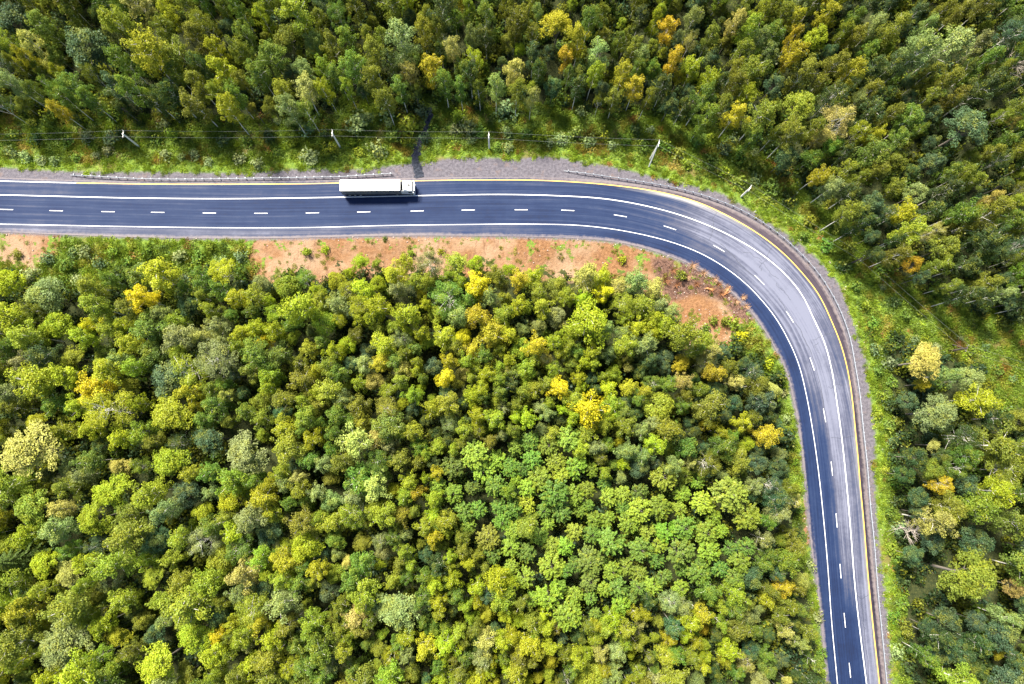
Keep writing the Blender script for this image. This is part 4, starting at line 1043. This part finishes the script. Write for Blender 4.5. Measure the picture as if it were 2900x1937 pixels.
# shrubs
SHR = [(50,355,26,'sage'),(85,362,24,'sage'),(22,345,26,'sage'),(118,366,20,'sage'),(168,360,22,'green'),(240,340,24,'sage'),(214,352,18,'sage'),(300,322,18,'green'),(372,350,26,'sage'),(408,354,20,'sage'),
 (440,350,24,'sage'),(472,368,20,'sage'),(545,362,30,'sage'),(586,372,26,'sage'),(634,345,24,'green'),(668,322,22,'lime'),(706,352,38,'sage'),(702,288,40,'teal'),(742,300,26,'dark'),(800,318,24,'lime'),
 (818,272,50,'sage'),(822,346,22,'lime'),(866,336,42,'sage'),(886,246,38,'teal'),(938,272,52,'lime'),(902,302,38,'green'),(926,316,24,'ygreen'),(905,222,30,'dark'),(965,248,32,'teal'),(1070,278,44,'sage'),
 (1042,288,26,'sage'),(1100,292,30,'green'),(1080,318,22,'sage'),(1142,334,24,'green'),(1168,330,28,'sage'),(1160,242,46,'teal'),(1205,296,26,'green'),(1238,306,32,'ygreen'),(1262,322,22,'sage'),(1290,316,34,'sage'),
 (1322,300,36,'green'),(1352,318,28,'sage'),(1385,300,36,'olive'),(1405,328,22,'sage'),(1440,310,30,'green'),(1462,290,28,'dark'),(1480,328,28,'green'),(1530,330,32,'green'),(1560,345,32,'olive'),(1604,318,36,'green'),
 (1575,372,24,'lime'),(1640,362,36,'green'),(1662,388,30,'lime'),(1700,412,34,'bright'),(1668,330,34,'teal'),(1735,372,40,'olive'),(1780,420,38,'green'),(1822,450,42,'dark'),(1760,455,26,'lime'),(1870,500,42,'olive'),
 (1845,540,28,'green'),(1905,560,38,'green'),(1940,610,40,'dark'),(1955,560,34,'olive'),(1975,655,34,'green'),(1990,700,26,'lime'),(2010,740,30,'green'),(2005,640,26,'bright'),(2060,690,30,'dark'),(1800,380,36,'dark'),
 (1700,350,34,'green'),(1885,430,40,'dark'),(2010,800,34,'teal'),(2020,850,30,'green'),(2022,905,30,'bright'),(2015,950,26,'lime'),(2240,800,30,'bright'),(2180,760,26,'olive'),(2300,850,30,'green'),(2030,1080,26,'lime'),(2048,1180,30,'green'),
 (2052,1260,30,'bright'),(2052,790,34,'dark'),(2048,830,38,'teal'),(2056,872,34,'green'),(2050,925,40,'dark'),(2052,975,36,'green'),(2058,1015,34,'teal'),(2060,1050,36,'dark'),
 (2064,1110,38,'green'),(2068,1150,34,'dark'),(2072,1215,40,'teal'),(2076,1290,38,'green'),(2080,1340,36,'dark'),(2082,1385,36,'green'),(2088,1450,38,'olive'),(2092,1530,38,'dark'),
 (20,300,30,'green'),(70,310,28,'dark'),(140,318,30,'green'),(190,308,26,'teal'),(270,300,28,'dark'),(350,315,30,'green'),(420,308,26,'olive'),(500,312,30,'teal'),(560,318,28,'green'),(610,306,30,'dark'),(2058,1420,34,'green'),(2065,1500,36,'sage'),
 (100,590,38,'teal'),(140,602,42,'green'),(185,575,34,'sage'),(215,600,38,'teal'),(60,625,40,'sage'),(120,640,44,'green'),(170,640,40,'sage'),(250,575,30,'bright'),(285,595,30,'green'),(330,572,34,'bright'),(365,600,30,'olive'),
 (405,585,34,'sage'),(450,585,34,'green'),(500,592,36,'sage'),(545,585,34,'teal'),(300,560,26,'lime'),(480,565,26,'bright'),(30,580,24,'olive'),(1686,742,44,'bright'),(1706,768,32,'yellow'),(1642,730,28,'olive'),(1666,735,26,'olive'),
 (1622,752,28,'green'),(882,546,14,'green'),(1430,592,26,'ygreen'),(1565,625,34,'olive'),(1745,800,30,'olive'),(1765,835,28,'ygreen'),(1800,900,24,'sage'),(1808,960,24,'sage'),(1828,1060,26,'bright'),(1832,1120,26,'lime'),(1840,1170,24,'green'),
 (1862,1300,26,'sage'),(1880,1420,28,'sage'),(1890,1500,30,'green'),(700,575,24,'lime'),(742,570,22,'ygreen'),(1010,575,22,'ygreen'),(940,578,24,'lime')]
rb = np.random.default_rng(17); extra = []
for k in range(1600):
    xq, yq = rb.uniform(0, 2348), rb.uniform(250, 1560)
    wx, wy = unproj(xq*VS, yq*VS, 1.0); wx = np.array([float(wx)]); wy = np.array([float(wy)])
    g_, f_, s_ = sample_grid(SDG, wx, wy)[0], sample_grid(SDF, wx, wy)[0], sample_grid(SDS, wx, wy)[0]
    if g_ > -3.2 or f_ > 1.0 or s_ > -3 or (f_ < -6 and rb.random() < .5): continue
    if any((xq-q[0])**2+(yq-q[1])**2 < (26)**2 for q in SHR+extra): continue
    extra.append((xq, yq, rb.uniform(16, 34), ['sage', 'green', 'sage', 'lime', 'olive', 'teal', 'bright', 'green'][int(rb.integers(0, 8))]))
    if len(extra) > 190: break
SHR_ALL = SHR+extra
for i, (xq, yq, D, cc) in enumerate(SHR_ALL):
    r = D*VS/12.4/2*(1.6 if yq < 500 else 1.3)
    wx, wy = unproj(xq*VS, yq*VS, r*.8); wx, wy = float(wx), float(wy)
    cm, sm_ = BUSHES[i % len(BUSHES)]
    root = empty('shrub', (wx, wy, float(gz(wx, wy)[0])-.05), rb.uniform(0, 6.28)); s = r/1.12; root.scale = (s, s, s*rb.uniform(.85, 1.25))
    where = 'on the outer verge' if xq > 1600 and yq < 1560 and not inpoly(xq, yq, FA) and xq > 1500 else ('above the road' if yq < 500 else 'on the inner bank')
    t = dict(D=D*1.6, cc=cc, px=xq, py=yq)
    size = 'small' if D < 26 else ('large' if D > 36 else 'medium')
    lab = '%s %s bush %s, %.0f%% across, %.0f%% down the photo' % (size, PNAME[cc], where, xq/23.48, yq/15.68)
    if lab in used: lab = '%s %s bush %s, %.1f%% across, %.1f%% down the photo' % (size, PNAME[cc], where, xq/23.48, yq/15.68)
    used.add(lab)
    if (xq, yq) == (1706, 768): lab = 'bright yellow bush beside the brown soil on the inside of the bend'
    if (xq, yq) == (1686, 742): lab = 'vivid green bush beside the bright yellow one by the brown soil'
    tag(root, lab, 'bush', 'bushes along the road verges')
    c = link('foliage', cm, root); c['tint'] = [float(q) for q in np.array({'sage': (.20, .25, .10), 'teal': (.11, .17, .075)}.get(cc, PAL[cc]))*1.15*rb.uniform(.85, 1.2)*(1+rb.normal(0, .05, 3))]
    link('stems', sm_, root)

# dry brown bushes, dead trees, spruce
def dead_mesh(seed, H, spread, nb, r0, mat, n2=3):
    rng = np.random.default_rng(seed); m = MB()
    m.tube([(0, 0, -.2), (rng.normal(0, .1), rng.normal(0, .1), H*.5), (rng.normal(0, .2), rng.normal(0, .2), H)], [r0, r0*.7, r0*.2], 6)
    for i in range(nb):
        f = rng.uniform(.2, .9); az = i*2.4+rng.normal(0, .3); L = spread*(1.15-f)*rng.uniform(.7, 1.2)
        o = np.array([0, 0, H*f]); e = o+np.array([math.cos(az)*L, math.sin(az)*L, L*rng.uniform(.5, 1.1)]); md = (o+e)/2+rng.normal(0, .12, 3)
        m.tube([o, md, e], [r0*.5, r0*.3, r0*.1], 4, cap=False)
        for _ in range(n2):
            e2 = md+(e-md)*rng.uniform(.2, .9)+rng.normal(0, L*.28, 3); m.tube([md, e2], [r0*.22, r0*.08], 4, cap=False)
    return m.mesh('branches', mat)
M_brush = plain('dry_brown_twigs', (0.20, 0.085, 0.035), 0.95, var=.35); M_pbrush = plain('dry_tan_grass', (0.34, 0.20, 0.11), 0.95, var=.3); M_redtwig = plain('red_twigs', (0.30, .05, .04), .9)
for (xq, yq, D, H, mat, lab) in ((822,168,60,8,M_dead,'bare grey dead tree in a gap of the top forest'), (2322,150,80,9,M_dead,'bare pinkish-grey dead tree at the upper right edge'),
                            (2090,1215,60,8,M_dead,'bare violet-grey dead tree in the right-hand wood')):
    wx, wy = unproj(xq*VS, yq*VS, H*.6); wx, wy = float(wx), float(wy); root = empty('dead_tree', (wx, wy, float(gz(wx, wy)[0])))
    tag(root, lab, 'tree', 'bare dead trees'); link('branches', dead_mesh(int(xq), H, D*VS/12.6/2*1.4, 26, .14, mat, 5), root)
k = 0
for (xq, yq, D, tone) in ((1590,607,30,1),(1615,625,24,1),(1545,618,30,0),(1530,640,34,0),(1555,650,24,0),(1640,640,24,1),(1668,660,24,1),(1655,672,30,0),(1690,690,24,1),(1632,662,26,0),(1600,650,22,0),(1712,702,22,1),(1580,632,26,1),(1650,650,22,0),(1705,680,20,1)):
    wx, wy = unproj(xq*VS, yq*VS, .6); wx, wy = float(wx), float(wy)
    root = empty('dry_bush', (wx, wy, float(gz(wx, wy)[0]))); r = D*VS/12.4/2; rr = np.random.default_rng(k+500)
    m = MB()
    for j in range(60):
        az = rr.uniform(0, 6.28); q = rr.uniform(.2, 1)**.6*r*1.1; m.tube([(rr.normal(0, .15), rr.normal(0, .15), -.05), (math.cos(az)*q*.5, math.sin(az)*q*.5, .6*r*rr.uniform(.5, 1)), (math.cos(az)*q, math.sin(az)*q, r*rr.uniform(.3, 1.1))], [.03, .022, .012], 3, cap=False)
    link('twigs', m.mesh('twigs', M_pbrush if tone else M_brush), root)
    tag(root, ('tan' if tone else 'rust-brown')+' dry bush on the stony soil, %.1f%% across, %.1f%% down the photo' % (xq/23.48, yq/15.68), 'bush', 'dry bushes on the soil by the bend'); k += 1
# two broken trunks lying by the road
for (a_, b_, lab) in (((2052,835),(2068,810),'broken orange tree stump with splintered wood at the inner edge of the bend'), ((2003,815),(2020,822),'short fallen log beside the splintered stump')):
    x, y = unproj([a_[0], b_[0]], [a_[1], b_[1]], .3); root = empty('fallen_log', (float(x[0]), float(y[0]), float(gz(x[0], y[0])[0])+.2)); tag(root, lab, 'log')
    m = MB(); dx, dy = float(x[1]-x[0]), float(y[1]-y[0]); m.tube([(0, 0, 0), (dx*.5, dy*.5, .25), (dx, dy, .35)], [.22, .2, .1], 8); m.tube([(0, 0, 0), (dx*.4-.3, dy*.6, .5)], [.12, .04], 5)
    m.tube([(0, 0, 0), (dx*.7+.4, dy*.4, .5)], [.12, .04], 5); m.tube([(0, 0, 0), (-.6, -.2, .3)], [.12, .04], 5); m.obj('log', plain('split_wood', (.42, .19, .07), .9), root)

def spruce(x, y, h, r):
    root = empty('spruce_tree', (x, y, float(gz(x, y)[0]))); rng = np.random.default_rng(9)
    m = MB(); m.tube([(0, 0, -.2), (0, 0, h)], [.2, .03], 6); m.obj('trunk', M_bark_dark, root)
    C = []; O = []; A = []
    for w in range(17):
        f = .18+.8*w/17; L = r*(1-f)**.8*1.25+.1
        for j in range(9):
            az = j*6.283/9+w*.5+rng.normal(0, .08); k = int(14*L)+5; t_ = np.linspace(.1, 1, k); side = rng.uniform(-1, 1, k)*(1-t_*.7)*.30*L*.55
            dx, dy = math.cos(az), math.sin(az); b_ = rng.uniform(.2, .7)
            P = np.stack([dx*t_*L-dy*side, dy*t_*L+dx*side, h*f-.22*L*t_**1.5+.12*t_], -1)+rng.normal(0, .03, (k, 3)); C.append(P); O.append(np.tile([dx*.3, dy*.3, 1], (k, 1))); A.append(np.c_[np.clip(b_+.35*t_, 0, 1), np.zeros(k), rng.random(k), np.ones(k)])
    C = np.vstack(C); V, Q = leaves(C, np.vstack(O), .30, rng, .3, .2, .55); c = link('crown', mesh_np('spruce_crown', V, Q=Q, mats=[M_leaf], attrs={'leaf': ('FLOAT_COLOR', np.repeat(np.vstack(A), 4, axis=0))}), root)
    c['tint'] = [.075, .115, .022]; return root
x, y = unproj(25*VS, 1285*VS, 8.0); tag(spruce(float(x), float(y), 14.5, 4.2), 'star-shaped olive spruce at the left edge, the only conifer', 'tree')

# stones along the soil edge
def stone(seed):
    rng = np.random.default_rng(seed); m = MB(); m.quadbox((0, 0, .1), (.32, .26, .22), taper=(.65, .7)); me = m.mesh('stone', plain('pale_stone', (.34, .28, .25), .9), bevel=.04); return me
STM = [stone(k) for k in range(2)]
n = 26000; x = rg.uniform(-130, 120, n); y = rg.uniform(-60, 60, n); sg = sample_grid(SDG, x, y); ss = sample_grid(SDS, x, y)
f = fnoise(x, y, 6, 77)
bend = (x > 5) & (ss > 0) & (x > float(unproj(1900, 760)[0]))
inner = (sg < .3) & (sg > -1.6) & (y < float(unproj(100, 640)[1])) & (np.abs(x) < 125)
ok = ((inner & (rg.random(n) < .55)) | (bend & (rg.random(n) < .8)) | ((ss > 0) & (rg.random(n) < .12)) | ((sg > .2) & (sg < 1.5) & (y > float(unproj(100, 520)[1])) & (rg.random(n) < .03))) & (f > -.45)
# keep off the asphalt
x, y = x[ok], y[ok]; n = len(x)
dr = sdist(np.c_[x, y], np.vstack([c_eout, c_ein[::-1]])[::4]) < -.1
x, y = x[dr], y[dr]; n = len(x); sc = rg.uniform(.2, 1.0, n)**2+.2
print('stones', n)
scatter_stuff('stones', 'pale stones and clods strewn along the inner road edge and bare soil', STM, np.c_[x, y, gz(x, y)-.02], np.c_[sc, sc, sc], rg.uniform(0, 6.28, n), rg.integers(0, 2, n), np.ones((n, 3)))
